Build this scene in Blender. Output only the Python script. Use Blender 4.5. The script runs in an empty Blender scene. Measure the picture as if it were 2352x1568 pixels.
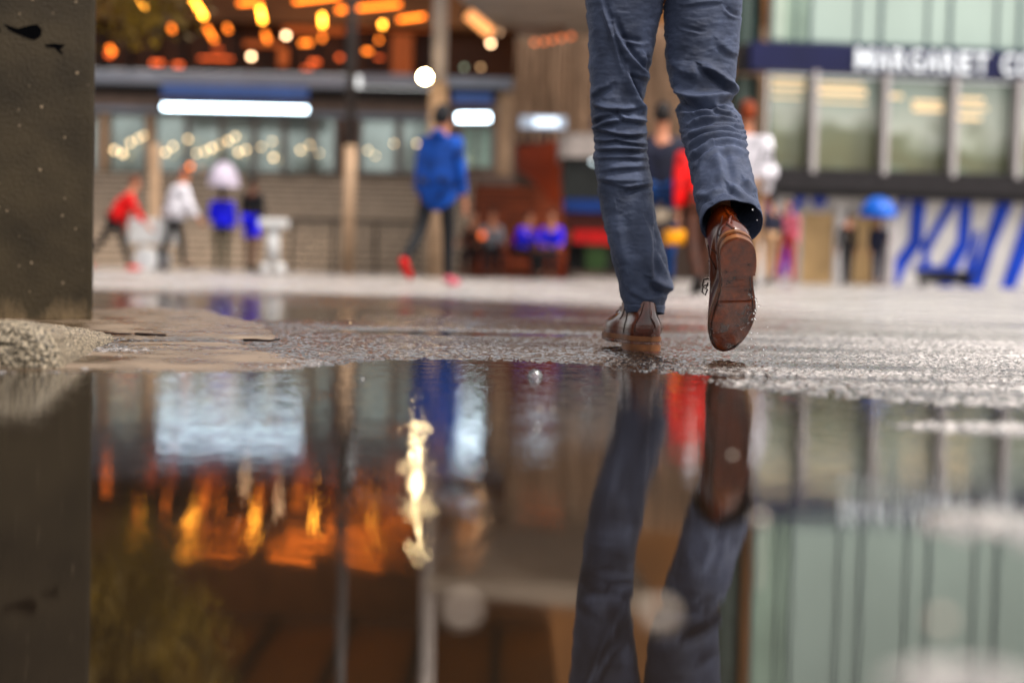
import bpy, bmesh, math, random
import numpy as np
from mathutils import Vector, Matrix, Quaternion
random.seed(7)
rng = np.random.RandomState(5)
S = bpy.context.scene
COL = S.collection
# ------------------------------------------------------------------ camera
F_PX, W_PX, H_PX = 3267.0, 2352.0, 1568.0
PITCH, ROLL, CZ = math.atan(166/3267), math.radians(1.4), 0.19
CAM = Vector((0, 0, CZ))
FW = Vector((0, math.cos(PITCH), -math.sin(PITCH)))
UP0 = Vector((0, math.sin(PITCH), math.cos(PITCH)))
RT = Vector((1, 0, 0))*math.cos(ROLL) + UP0*math.sin(ROLL)
UP = UP0*math.cos(ROLL) - Vector((1, 0, 0))*math.sin(ROLL)
def ray(px, py): return FW + RT*((px-W_PX/2)/F_PX) + UP*((H_PX/2-py)/F_PX)
def at(px, py, Y):
    d = ray(px, py); return CAM + d*(Y/d.y)
def gnd(px, py, z=0.0):
    d = ray(px, py); return CAM + d*((z-CZ)/d.z)
def proj(P):   # numpy (n,3) -> px,py
    q = P - np.array(CAM)
    a, b, c = q@np.array(RT), q@np.array(UP), q@np.array(FW)
    return W_PX/2 + a/c*F_PX, H_PX/2 - b/c*F_PX
cd = bpy.data.cameras.new('camera'); cam = bpy.data.objects.new('camera', cd); COL.objects.link(cam)
M = Matrix((RT, UP, -FW)).transposed().to_4x4(); M.translation = CAM
cam.matrix_world = M
cd.lens = 36*F_PX/W_PX; cd.sensor_width = 36; cd.clip_start = 0.05; cd.clip_end = 3000
cd.dof.use_dof = True; cd.dof.focus_distance = 3.08; cd.dof.aperture_fstop = 1.55
S.camera = cam
# ------------------------------------------------------------------ materials
def nt(name):
    m = bpy.data.materials.new(name); m.use_nodes = True
    t = m.node_tree; return m, t, t.nodes['Principled BSDF']
def mat(name, col, rough=0.6, metal=0.0, var=0.25, scale=4.0, bump=0.0, bscale=60.0, emit=0.0, ecol=None, coat=0.0, spec=0.18, ior=1.5, stretch=(1,1,1), bdist=0.01):
    m, t, b = nt(name)
    N = t.nodes.new; L = t.links.new
    tc = N('ShaderNodeTexCoord'); mp = N('ShaderNodeMapping'); mp.inputs['Scale'].default_value = stretch
    L(tc.outputs['Object'], mp.inputs['Vector'])
    n = N('ShaderNodeTexNoise'); n.inputs['Scale'].default_value = scale; n.inputs['Detail'].default_value = 5
    L(mp.outputs[0], n.inputs['Vector'])
    r = N('ShaderNodeValToRGB')
    r.color_ramp.elements[0].position = 0.3; r.color_ramp.elements[1].position = 0.7
    c = Vector(col[:3])
    r.color_ramp.elements[0].color = (*(c*(1-var)), 1); r.color_ramp.elements[1].color = (*(c*(1+var)), 1)
    L(n.outputs['Fac'], r.inputs['Fac']); L(r.outputs['Color'], b.inputs['Base Color'])
    b.inputs['Roughness'].default_value = rough; b.inputs['Metallic'].default_value = metal
    b.inputs['Coat Weight'].default_value = coat; b.inputs['IOR'].default_value = ior
    b.inputs['Specular IOR Level'].default_value = spec
    if emit:
        b.inputs['Emission Color'].default_value = (*(ecol or col), 1); b.inputs['Emission Strength'].default_value = emit
    if bump:
        n2 = N('ShaderNodeTexNoise'); n2.inputs['Scale'].default_value = bscale; n2.inputs['Detail'].default_value = 6
        L(mp.outputs[0], n2.inputs['Vector'])
        bp = N('ShaderNodeBump'); bp.inputs['Strength'].default_value = bump; bp.inputs['Distance'].default_value = bdist
        L(n2.outputs['Fac'], bp.inputs['Height']); L(bp.outputs[0], b.inputs['Normal'])
    return m
def emis(name, col, s): return mat(name, col, 0.5, emit=s, ecol=col, var=0.05)
# ------------------------------------------------------------------ mesh helpers
def tag(o, label=None, cat=None, group=None, kind=None):
    if label: o['label'] = label
    if cat: o['category'] = cat
    if group: o['group'] = group
    if kind: o['kind'] = kind
    return o
def empty(name, loc, label, cat, group=None, rz=0.0):
    o = bpy.data.objects.new(name, None); COL.objects.link(o); o.location = loc; o.rotation_euler[2] = rz
    o.empty_display_size = 0.1
    return tag(o, label, cat, group)
def root_of(p):
    v = Vector((0, 0, 0))
    while p is not None: v += Vector(p.location); p = p.parent
    return v
def obj(name, bm, m, parent=None, smooth=False, origin=None):
    me = bpy.data.meshes.new(name)
    if isinstance(bm, bmesh.types.BMesh):
        off = root_of(parent) if parent else (Vector(origin) if origin is not None else None)
        if off is not None: bmesh.ops.translate(bm, verts=bm.verts, vec=-off)
        bm.to_mesh(me); bm.free()
    else:
        V, Fc = bm
        off = root_of(parent) if parent else (Vector(origin) if origin is not None else Vector((0, 0, 0)))
        V = np.asarray(V, dtype=np.float64) - np.array(off)
        if isinstance(Fc, np.ndarray):
            me.vertices.add(len(V)); me.vertices.foreach_set('co', V.ravel())
            n, k = Fc.shape
            me.loops.add(n*k); me.loops.foreach_set('vertex_index', Fc.ravel().astype(np.int32))
            me.polygons.add(n); me.polygons.foreach_set('loop_start', np.arange(0, n*k, k, dtype=np.int32))
            me.update(calc_edges=True)
        else: me.from_pydata([tuple(v) for v in V], [], [list(f) for f in Fc])
    if smooth: me.polygons.foreach_set('use_smooth', [True]*len(me.polygons))
    me.materials.append(m); me.update()
    o = bpy.data.objects.new(name, me); COL.objects.link(o)
    if parent: o.parent = parent
    elif origin is not None: o.location = origin
    return o
def NB(): return bmesh.new()
def box(bm, x0, x1, y0, y1, z0, z1, bev=0.0):
    c = Vector(((x0+x1)/2, (y0+y1)/2, (z0+z1)/2))
    r = bmesh.ops.create_cube(bm, size=1, matrix=Matrix.Translation(c) @ Matrix.Diagonal((abs(x1-x0), abs(y1-y0), abs(z1-z0), 1)))
    if bev:
        es = list({e for v in r['verts'] for e in v.link_edges})
        bmesh.ops.bevel(bm, geom=es, offset=bev, segments=2, affect='EDGES', profile=0.6)
    return bm
def pbox(bm, x0, y0, x1, y1, D, th=0.2, bev=0.0):
    c = at((x0+x1)/2, (y0+y1)/2, D); k = D/F_PX
    w, h = abs(x1-x0)*k, abs(y1-y0)*k
    return box(bm, c.x-w/2, c.x+w/2, D, D+th, c.z-h/2, c.z+h/2, bev)
def tube(bm, pts, r, seg=10, caps=True):
    pts = [Vector(p) for p in pts]; rs = r if isinstance(r, (list, tuple)) else [r]*len(pts)
    rings = []
    up = Vector((0.123, 0.2, 1)).normalized()
    for i, p in enumerate(pts):
        d = (pts[min(i+1, len(pts)-1)] - pts[max(i-1, 0)]).normalized()
        a = d.cross(up)
        if a.length < 0.1: a = d.cross(Vector((1, 0, 0)))
        a.normalize(); b = d.cross(a)
        rings.append([bm.verts.new(p + (a*math.cos(t) + b*math.sin(t))*rs[i]) for t in [2*math.pi*k/seg for k in range(seg)]])
    for A, B in zip(rings, rings[1:]):
        for k in range(seg): bm.faces.new((A[k], A[(k+1) % seg], B[(k+1) % seg], B[k]))
    if caps: bm.faces.new(rings[0][::-1]); bm.faces.new(rings[-1])
    bmesh.ops.recalc_face_normals(bm, faces=bm.faces)
    return bm
def ball(bm, c, r, sc=(1, 1, 1), seg=16):
    bmesh.ops.create_uvsphere(bm, u_segments=seg, v_segments=max(6, seg*2//3), radius=r, matrix=Matrix.Translation(Vector(c)) @ Matrix.Diagonal((*sc, 1)))
    return bm
def prism(bm, poly, d0, d1):      # poly of (x,z) world, extruded in y
    A = [bm.verts.new((x, d0, z)) for x, z in poly]; B = [bm.verts.new((x, d1, z)) for x, z in poly]
    bm.faces.new(A); bm.faces.new(B[::-1])
    for i in range(len(poly)):
        j = (i+1) % len(poly); bm.faces.new((A[j], A[i], B[i], B[j]))
    bmesh.ops.recalc_face_normals(bm, faces=bm.faces)
    return bm
def pprism(bm, pts, D, th): return prism(bm, [(at(x, y, D).x, at(x, y, D).z) for x, y in pts], D, D+th)
# ------------------------------------------------------------------ numpy noise
def vnoise(x, y, seed=0):
    xi = np.floor(x).astype(np.int64); yi = np.floor(y).astype(np.int64)
    fx = x-xi; fy = y-yi; fx = fx*fx*(3-2*fx); fy = fy*fy*(3-2*fy)
    def h(a, b):
        n = (a*374761393 + b*668265263 + seed*974634777) & 0xffffffff
        n = ((n ^ (n >> 13))*1274126177) & 0xffffffff
        return ((n ^ (n >> 16)) & 0xffff)/65535.0
    return (h(xi, yi)*(1-fx)+h(xi+1, yi)*fx)*(1-fy) + (h(xi, yi+1)*(1-fx)+h(xi+1, yi+1)*fx)*fy
def fbm(x, y, seed=0, o=4):
    s = 0; a = 0.5
    for i in range(o):
        s = s + a*(vnoise(x*2**i, y*2**i, seed+i*17)-0.5); a *= 0.55
    return s
# ------------------------------------------------------------------ world, sun
SUN_EL, SUN_AZ = math.radians(60), math.radians(122)      # azimuth from +Y clockwise: from the right
w = bpy.data.worlds.new('World'); S.world = w; w.use_nodes = True
t = w.node_tree; bg = t.nodes['Background']
sky = t.nodes.new('ShaderNodeTexSky'); sky.sky_type = 'NISHITA'; sky.sun_disc = False
sky.sun_elevation = SUN_EL; sky.sun_rotation = SUN_AZ; sky.air_density = 1.0; sky.dust_density = 4.0
hs = t.nodes.new('ShaderNodeHueSaturation'); hs.inputs['Saturation'].default_value = 0.22; hs.inputs['Value'].default_value = 3.3
t.links.new(sky.outputs[0], hs.inputs['Color'])
tint = t.nodes.new('ShaderNodeMixRGB'); tint.blend_type = 'MULTIPLY'; tint.inputs[0].default_value = 1; tint.inputs[2].default_value = (1.0, 0.95, 0.9, 1)
t.links.new(hs.outputs[0], tint.inputs[1]); t.links.new(tint.outputs[0], bg.inputs['Color'])
bg.inputs['Strength'].default_value = 0.14
ld = bpy.data.lights.new('sun', 'SUN'); ld.energy = 5.0; ld.angle = math.radians(6); ld.color = (1, 0.95, 0.88)
sun = bpy.data.objects.new('sun', ld); COL.objects.link(sun)
sd = Vector((math.sin(SUN_AZ)*math.cos(SUN_EL), math.cos(SUN_AZ)*math.cos(SUN_EL), math.sin(SUN_EL)))
sun.rotation_euler = sd.to_track_quat('Z', 'Y').to_euler(); sun.location = sd*50
# ------------------------------------------------------------------ ground + water
def axis(lo, hi, step, far_lo, far_hi, g=1.045):
    c = list(np.arange(lo, hi, step)); d = step; x = hi
    while x < far_hi: c.append(x); d *= g; x += d
    c.append(far_hi); d = step; x = lo-step; pre = []
    while x > far_lo: pre.append(x); d *= g; x -= d
    pre.append(far_lo)
    return np.array(pre[::-1]+c)
xs = axis(-1.15, 1.55, 0.0042, -900, 900, 1.06); ys = axis(1.75, 4.3, 0.0042, -60, 1500, 1.05)
X, Y = np.meshgrid(xs, ys)
shore_px = [(-300, 858), (100, 852), (600, 848), (730, 838), (900, 822), (1100, 826), (1250, 836), (1400, 846), (1560, 862), (1700, 888), (1850, 905), (2000, 918), (2200, 925), (2352, 935), (2800, 950)]
sp = [gnd(*p) for p in shore_px]
shx = np.array([p.x for p in sp]); shy = np.array([p.y for p in sp])
shx = np.concatenate([[-3], shx, [4]]); shy = np.concatenate([[shy[0]], shy, [shy[-1]]])
def ell2_(px, py, rx, ry):
    c = gnd(px, py); return np.exp(-(((X-c.x)/rx)**2+((Y-c.y)/ry)**2)**1.2)
def ground_h(X, Y):
    g = Y - np.interp(X, shx, shy)
    base = np.where(g < 0, np.maximum(g*0.035, -0.02), np.minimum(g*0.010, 0.0052))
    def ell(px, py, rx, ry, a):
        c = gnd(px, py); return a*np.exp(-(((X-c.x)/rx)**2+((Y-c.y)/ry)**2)**1.5)
    # further puddles
    base += ell(600, 724, 0.42, 0.50, -0.012) + ell(1250, 768, 0.42, 0.12, -0.010) + ell(960, 764, 0.34, 0.16, -0.009) + ell(300, 690, 0.9, 1.0, -0.010) + ell(1650, 866, 0.16, 0.05, -0.005) + ell(950, 716, 0.8, 0.35, -0.007)
    base += ell(1450, 742, 0.8, 0.10, -0.0055) + ell(2100, 775, 0.5, 0.06, -0.006) + ell(1900, 740, 1.2, 0.14, -0.006) + ell(2150, 880, 0.3, 0.035, -0.0045)
    # rough patches that stand out of the puddle
    base += ell(2290, 985, 0.24, 0.075, 0.019) + ell(2230, 1185, 0.075, 0.05, 0.019) + ell(2400, 1235, 0.17, 0.085, 0.022) + ell(1740, 983, 0.03, 0.012, 0.013) + ell(2330, 1600, 0.06, 0.04, 0.030) + ell(2100, 1590, 0.04, 0.02, 0.022)
    und = fbm(X*3.1, Y*5.0, 3, 3)*0.0075*np.clip((Y-1.2)/1.5, 0.25, 1)
    wz = ell2_(1000, 780, .95, .9)
    near = (1-.55*wz)*np.clip((9-Y)/4, 0, 1)*np.clip((3.0-np.abs(X))/1.0, 0, 1)
    agg = (np.maximum(vnoise(X*115, Y*100, 11), .3)-0.6)*0.0085 + (vnoise(X*52, Y*52, 21)-0.5)*0.0024
    return base + und + agg*near
Z = ground_h(X, Y)
far = np.clip((Y-9)/4, 0, 1); Z = Z*(1-far)+0.004*far
far = np.clip((np.abs(X)-3)/2, 0, 1); Z = Z*(1-far)+0.004*far
V = np.stack([X, Y, Z], -1).reshape(-1, 3)
ny, nx = X.shape
idx = np.arange(nx*ny).reshape(ny, nx)
Q = np.stack([idx[:-1, :-1], idx[:-1, 1:], idx[1:, 1:], idx[1:, :-1]], -1).reshape(-1, 4)
m, t, b = nt('wet_asphalt'); N = t.nodes.new; L = t.links.new
tc = N('ShaderNodeTexCoord'); n1 = N('ShaderNodeTexNoise'); n1.inputs['Scale'].default_value = 1.3; n1.inputs['Detail'].default_value = 6
L(tc.outputs['Object'], n1.inputs['Vector'])
n2 = N('ShaderNodeTexVoronoi'); n2.inputs['Scale'].default_value = 130; L(tc.outputs['Object'], n2.inputs['Vector'])
n3 = N('ShaderNodeTexNoise'); n3.inputs['Scale'].default_value = 260; n3.inputs['Detail'].default_value = 3; L(tc.outputs['Object'], n3.inputs['Vector'])
r = N('ShaderNodeValToRGB'); r.color_ramp.elements[0].color = (0.045, 0.04, 0.035, 1); r.color_ramp.elements[1].color = (0.74, 0.69, 0.66, 1); r.color_ramp.elements[0].position = .1; r.color_ramp.elements[1].position = .75
L(n2.outputs['Color'], r.inputs['Fac'])
wa = N('ShaderNodeAttribute'); wa.attribute_name = 'wet_and_reflection'
dk = N('ShaderNodeMixRGB'); dk.blend_type = 'MULTIPLY'; L(wa.outputs['Fac'], dk.inputs[0]); L(r.outputs['Color'], dk.inputs[1]); dk.inputs[2].default_value = (0.07, 0.05, 0.035, 1)  # wet darkening, partly standing for dark reflections on the ground
L(dk.outputs[0], b.inputs['Base Color'])
rr = N('ShaderNodeMapRange'); rr.inputs['From Min'].default_value = 0.3; rr.inputs['From Max'].default_value = 0.7; rr.inputs['To Min'].default_value = 0.14; rr.inputs['To Max'].default_value = 0.38
L(n1.outputs['Fac'], rr.inputs['Value'])
rw = N('ShaderNodeMapRange'); rw.inputs['To Min'].default_value = 1.0; rw.inputs['To Max'].default_value = 0.35; L(wa.outputs['Fac'], rw.inputs['Value'])
rm = N('ShaderNodeMath'); rm.operation = 'MULTIPLY'; L(rr.outputs[0], rm.inputs[0]); L(rw.outputs[0], rm.inputs[1]); L(rm.outputs[0], b.inputs['Roughness'])
b.inputs['IOR'].default_value = 1.9
ad = N('ShaderNodeMath'); ad.operation = 'ADD'; L(n2.outputs['Distance'], ad.inputs[0]); L(n3.outputs['Fac'], ad.inputs[1])
bp = N('ShaderNodeBump'); bp.inputs['Strength'].default_value = 0.85; bp.inputs['Distance'].default_value = 0.004
L(ad.outputs[0], bp.inputs['Height']); L(bp.outputs[0], b.inputs['Normal'])
bw = N('ShaderNodeMapRange'); bw.inputs['To Min'].default_value = 0.95; bw.inputs['To Max'].default_value = 0.22; L(wa.outputs['Fac'], bw.inputs['Value']); L(bw.outputs[0], bp.inputs['Strength'])
ASPHALT = m
def ell2(px, py, rx, ry):
    c = gnd(px, py); return np.exp(-(((X-c.x)/rx)**2+((Y-c.y)/ry)**2)**1.2)
wet_and_reflection = 1.2*ell2(1000, 775, 0.95, 1.0)+1.1*ell2(350, 690, 2.2, 2.6)+.8*ell2(900, 705, 1.6, 1.3)+.5*ell2(1350, 750, 0.9, 0.5)+.9*ell2(1500, 835, 0.6, 0.10)  # wet zones; left ones also hold the dark mirrored buildings as colour
wet_and_reflection = wet_and_reflection + fbm(X*1.4, Y*6.5, 41, 4)*1.3*np.clip(1-Y/40, 0, 1)-.02
wet_and_reflection = wet_and_reflection + np.clip(1-(Z-0.0005)/0.003, 0, 1)*.5
wet_and_reflection = wet_and_reflection + .34*np.clip((6.0-Y)/2.5, 0, 1)*np.clip(1.35-X*.55, .25, 1)  # near ground also darkened, leaving the far strip its bright sky sheen
wet_and_reflection = np.clip(wet_and_reflection, 0, 1)
g = obj('ground', (V, Q), ASPHALT, smooth=True)
at_ = g.data.attributes.new('wet_and_reflection', 'FLOAT', 'POINT'); at_.data.foreach_set('value', wet_and_reflection.ravel().astype(np.float32)); tag(g, 'wet rough dark asphalt of the square', kind='structure')
# water sheet
m, t, b = nt('puddle_water'); N = t.nodes.new; L = t.links.new
b.inputs['Base Color'].default_value = (0.006, 0.004, 0.0025, 1); b.inputs['Roughness'].default_value = 0.012; b.inputs['IOR'].default_value = 2.0
tc = N('ShaderNodeTexCoord')
mp = N('ShaderNodeMapping'); mp.inputs['Scale'].default_value = (1.0, 1.4, 1); L(tc.outputs['Object'], mp.inputs['Vector'])
na = N('ShaderNodeTexNoise'); na.inputs['Scale'].default_value = 16; na.inputs['Detail'].default_value = 2.5; L(mp.outputs[0], na.inputs['Vector'])
nb = N('ShaderNodeTexNoise'); nb.inputs['Scale'].default_value = 60; nb.inputs['Detail'].default_value = 2; L(mp.outputs[0], nb.inputs['Vector'])
sx = N('ShaderNodeSeparateXYZ'); L(tc.outputs['Object'], sx.inputs[0])
mr = N('ShaderNodeMapRange'); mr.inputs['From Min'].default_value = 0.9; mr.inputs['From Max'].default_value = 2.0; mr.inputs['To Min'].default_value = 0.14; mr.inputs['To Max'].default_value = 1.0
L(sx.outputs['Y'], mr.inputs['Value'])
b1 = N('ShaderNodeBump'); b1.inputs['Distance'].default_value = 0.0010; L(na.outputs['Fac'], b1.inputs['Height']); L(mr.outputs[0], b1.inputs['Strength'])
b2 = N('ShaderNodeBump'); b2.inputs['Distance'].default_value = 0.00026; L(nb.outputs['Fac'], b2.inputs['Height']); L(mr.outputs[0], b2.inputs['Strength'])
prev = None
for (qx, qy, am) in [(930, 985, 1.0), (985, 1075, 1.0), (935, 1150, .9), (990, 1260, .8), (640, 960, .6), (1240, 985, 1.0), (1080, 1170, .6), (1640, 1000, .5), (470, 1240, .5), (1960, 1120, .5), (1235, 868, .8), (760, 905, .8)]:
    c = gnd(qx, qy); dn = N('ShaderNodeVectorMath'); dn.operation = 'DISTANCE'; L(tc.outputs['Object'], dn.inputs[0]); dn.inputs[1].default_value = (c.x, c.y-5.2, 0) if False else tuple(c)
    mm = N('ShaderNodeMath'); mm.operation = 'MULTIPLY'; mm.inputs[1].default_value = 520; L(dn.outputs['Value'], mm.inputs[0])
    sn = N('ShaderNodeMath'); sn.operation = 'SINE'; L(mm.outputs[0], sn.inputs[0])
    fo = N('ShaderNodeMapRange'); fo.interpolation_type = 'SMOOTHSTEP'; fo.inputs['From Min'].default_value = 0.0; fo.inputs['From Max'].default_value = 0.10; fo.inputs['To Min'].default_value = am; fo.inputs['To Max'].default_value = 0; L(dn.outputs['Value'], fo.inputs['Value'])
    pr = N('ShaderNodeMath'); pr.operation = 'MULTIPLY_ADD'; L(sn.outputs[0], pr.inputs[0]); L(fo.outputs[0], pr.inputs[1])
    if prev is not None: L(prev.outputs[0], pr.inputs[2])
    else: pr.inputs[2].default_value = 0
    prev = pr
b4 = N('ShaderNodeBump'); b4.inputs['Strength'].default_value = 1.0; b4.inputs['Distance'].default_value = 0.00009; L(prev.outputs[0], b4.inputs['Height'])
L(b1.outputs[0], b2.inputs['Normal']); L(b2.outputs[0], b4.inputs['Normal']); L(b4.outputs[0], b.inputs['Normal'])
WATER = m
bm = NB(); bmesh.ops.create_grid(bm, x_segments=2, y_segments=2, size=1, matrix=Matrix.Translation((0, 5.2, 0)) @ Matrix.Diagonal((8, 5.7, 1, 1)))
tag(obj('water', bm, WATER), 'still rain puddle reflecting the square', kind='structure')
# stone pavement slab
def sheet_poly(poly, zt, h, name, m, seed=1):
    P = np.array([tuple(gnd(*p))[:2] for p in poly]); P[:, 0] = np.maximum(P[:, 0], -1.6)
    x0, x1, y0, y1 = P[:, 0].min()-.03, P[:, 0].max()+.03, P[:, 1].min()-.04, P[:, 1].max()+.04
    gx, gy = np.meshgrid(np.linspace(x0, x1, int((x1-x0)/.0048)), np.linspace(y0, y1, int((y1-y0)/.0048)))
    ins = np.zeros(gx.shape, bool); dist = np.full(gx.shape, 9.0); n = len(P)
    wx = gx+fbm(gx*16, gy*16, seed, 3)*.02; wy = gy+fbm(gx*16, gy*16, seed+3, 3)*.03
    for a in range(n):
        p, q = P[a], P[(a+1) % n]; d = q-p; l2 = (d**2).sum()+1e-12
        u = np.clip(((wx-p[0])*d[0]+(wy-p[1])*d[1])/l2, 0, 1); dist = np.minimum(dist, np.hypot(wx-p[0]-u*d[0], wy-p[1]-u*d[1]))
        cr = ((p[1] > wy) != (q[1] > wy)) & (wx < (q[0]-p[0])*(wy-p[1])/(q[1]-p[1]+1e-12)+p[0]); ins ^= cr
    sd = np.where(ins, dist, -dist)
    z = np.clip(sd*h, -.02, zt) + (fbm(gx*9, gy*9, seed+6, 4)*.004 + fbm(gx*60, gy*60, seed+8, 3)*.0016)*np.clip(sd*20+.4, 0, 1)
    z = np.where(sd < -.02, z-.03, z)
    V = np.stack([gx, gy, z], -1).reshape(-1, 3); idn = np.arange(gx.size).reshape(gx.shape)
    keep = (sd[:-1, :-1] > -.03).ravel()
    Q = np.stack([idn[:-1, :-1], idn[:-1, 1:], idn[1:, 1:], idn[1:, :-1]], -1).reshape(-1, 4)[keep]
    used = np.unique(Q); rem = np.full(len(V), -1); rem[used] = np.arange(len(used))
    return obj(name, (V[used], rem[Q]), m, None, True)
m, t, b = nt('wet_stone'); N = t.nodes.new; L = t.links.new
tc = N('ShaderNodeTexCoord'); n1 = N('ShaderNodeTexNoise'); n1.inputs['Scale'].default_value = 7; n1.inputs['Detail'].default_value = 10; L(tc.outputs['Object'], n1.inputs['Vector'])
r = N('ShaderNodeValToRGB'); r.color_ramp.elements[0].position = 0.36; r.color_ramp.elements[1].position = 0.62
r.color_ramp.elements[0].color = (0.075, 0.052, 0.034, 1); r.color_ramp.elements[1].color = (0.25, 0.19, 0.14, 1)
L(n1.outputs['Fac'], r.inputs['Fac']); L(r.outputs['Color'], b.inputs['Base Color'])
rr = N('ShaderNodeMapRange'); rr.inputs['From Min'].default_value = 0.4; rr.inputs['From Max'].default_value = 0.55; rr.inputs['To Min'].default_value = 0.10; rr.inputs['To Max'].default_value = 0.5
L(n1.outputs['Fac'], rr.inputs['Value']); L(rr.outputs[0], b.inputs['Roughness'])
n2 = N('ShaderNodeTexNoise'); n2.inputs['Scale'].default_value = 90; n2.inputs['Detail'].default_value = 6; L(tc.outputs['Object'], n2.inputs['Vector'])
bp = N('ShaderNodeBump'); bp.inputs['Strength'].default_value = 0.5; bp.inputs['Distance'].default_value = 0.004; L(n2.outputs['Fac'], bp.inputs['Height']); L(bp.outputs[0], b.inputs['Normal'])
STONE = m
o = sheet_poly([(-500, 856), (200, 855), (560, 853), (690, 846), (722, 832), (700, 815), (640, 800), (560, 786), (-500, 786)], 0.0055, 0.06, 'pavement', STONE, 3)
tag(o, 'wet beige stone slab beside the puddle', kind='structure')
o = sheet_poly([(-500, 783), (560, 784), (644, 784), (640, 768), (590, 745), (520, 728), (480, 716), (300, 712), (-500, 712)], 0.0095, 0.35, 'pavement', STONE, 21)
tag(o, 'dry beige stone slab under the concrete pillar', kind='structure')
# rough aggregate kerb end
def kerb():
    pA = gnd(100, 850); yf = pA.y
    nxk, nyk = 260, 120
    u = np.linspace(gnd(138, 850).x-0.75, gnd(138, 850).x+0.005, nxk); xe = gnd(138, 850).x
    vv = np.linspace(0, 1, nyk); prof_y = []; prof_z = []
    P = []
    for k in vv:
        if k < 0.4: a = k/0.4; y, z = 0.03*a*a, 0.088*math.sin(a*math.pi/2)
        else: a = (k-0.4)/0.6; y, z = 0.03+a*0.9, 0.088-0.055*a
        prof_y.append(y); prof_z.append(z)
    PY, UU = np.meshgrid(prof_y, u, indexing='ij'); PZ, _ = np.meshgrid(prof_z, u, indexing='ij')
    edge = np.clip((xe-UU)/0.075, 0, 1); edge = np.sqrt(1-(1-edge)**2)
    z = PZ*edge - 0.01
    nse = (vnoise(UU*150, (PY+PZ)*150, 5)-0.5)*0.009 + (vnoise(UU*320, (PY+PZ)*320, 8)-0.5)*0.004 + fbm(UU*12, PY*12, 9)*0.012
    yy = yf+PY+ (1-edge)*0.03 + nse*0.8
    V = np.stack([UU+nse*0.3-0.17*PY, yy, z+nse*0.8], -1).reshape(-1, 3)
    i = np.arange(nyk*nxk).reshape(nyk, nxk)
    Q = np.stack([i[:-1, :-1], i[:-1, 1:], i[1:, 1:], i[1:, :-1]], -1).reshape(-1, 4)
    return V, Q
KM = mat('kerb_aggregate', (0.17, 0.14, 0.105), 0.35, var=0.95, scale=260, bump=0.8, bscale=220, bdist=0.004)
for n_ in KM.node_tree.nodes:
    if n_.type == 'VALTORGB': n_.color_ramp.elements[0].position = .43; n_.color_ramp.elements[1].position = .57; n_.color_ramp.elements[0].color = (.02, .016, .012, 1); n_.color_ramp.elements[1].color = (.42, .36, .28, 1)
tag(obj('kerb', kerb(), KM, smooth=True), 'rough pebbly aggregate kerb end', kind='structure')
# ------------------------------------------------------------------ concrete pillar
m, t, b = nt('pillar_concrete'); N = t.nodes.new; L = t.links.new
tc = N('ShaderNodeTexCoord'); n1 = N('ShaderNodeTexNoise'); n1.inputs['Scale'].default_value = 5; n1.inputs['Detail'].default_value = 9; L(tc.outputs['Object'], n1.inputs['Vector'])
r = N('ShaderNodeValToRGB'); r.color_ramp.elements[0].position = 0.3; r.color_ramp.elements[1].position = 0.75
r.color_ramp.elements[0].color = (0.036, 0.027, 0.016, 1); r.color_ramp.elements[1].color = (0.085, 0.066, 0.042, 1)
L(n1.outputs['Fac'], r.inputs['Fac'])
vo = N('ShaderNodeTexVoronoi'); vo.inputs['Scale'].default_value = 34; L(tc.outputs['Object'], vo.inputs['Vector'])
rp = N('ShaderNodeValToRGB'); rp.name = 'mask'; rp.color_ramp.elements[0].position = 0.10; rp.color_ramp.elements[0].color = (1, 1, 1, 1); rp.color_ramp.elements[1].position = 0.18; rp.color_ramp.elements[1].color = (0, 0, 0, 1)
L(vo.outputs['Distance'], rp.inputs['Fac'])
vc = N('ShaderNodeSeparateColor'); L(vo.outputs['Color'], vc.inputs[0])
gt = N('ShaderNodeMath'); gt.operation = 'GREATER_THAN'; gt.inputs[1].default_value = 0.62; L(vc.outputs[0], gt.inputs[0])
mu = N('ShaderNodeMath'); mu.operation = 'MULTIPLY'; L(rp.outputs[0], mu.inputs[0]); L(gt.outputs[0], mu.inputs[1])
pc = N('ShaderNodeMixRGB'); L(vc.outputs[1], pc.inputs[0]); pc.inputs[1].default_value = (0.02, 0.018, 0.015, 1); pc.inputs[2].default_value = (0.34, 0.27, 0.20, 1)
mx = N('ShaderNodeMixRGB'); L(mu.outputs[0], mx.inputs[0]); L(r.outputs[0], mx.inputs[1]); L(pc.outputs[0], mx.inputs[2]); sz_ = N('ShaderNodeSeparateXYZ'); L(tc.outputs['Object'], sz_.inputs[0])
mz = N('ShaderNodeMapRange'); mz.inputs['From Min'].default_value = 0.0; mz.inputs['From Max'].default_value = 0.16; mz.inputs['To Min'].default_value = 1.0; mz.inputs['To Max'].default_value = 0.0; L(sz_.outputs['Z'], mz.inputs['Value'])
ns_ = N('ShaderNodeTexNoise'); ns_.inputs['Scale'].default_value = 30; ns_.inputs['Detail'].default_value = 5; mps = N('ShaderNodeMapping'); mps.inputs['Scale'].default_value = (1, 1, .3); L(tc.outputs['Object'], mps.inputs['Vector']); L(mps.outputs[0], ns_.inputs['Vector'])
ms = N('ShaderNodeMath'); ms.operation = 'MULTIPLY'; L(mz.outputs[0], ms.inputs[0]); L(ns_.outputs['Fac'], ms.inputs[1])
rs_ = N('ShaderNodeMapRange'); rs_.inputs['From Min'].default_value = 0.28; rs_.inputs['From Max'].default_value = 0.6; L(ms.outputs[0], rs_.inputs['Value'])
md_ = N('ShaderNodeMixRGB'); L(rs_.outputs[0], md_.inputs[0]); L(mx.outputs[0], md_.inputs[1]); md_.inputs[2].default_value = (0.20, 0.15, 0.10, 1)
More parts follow.
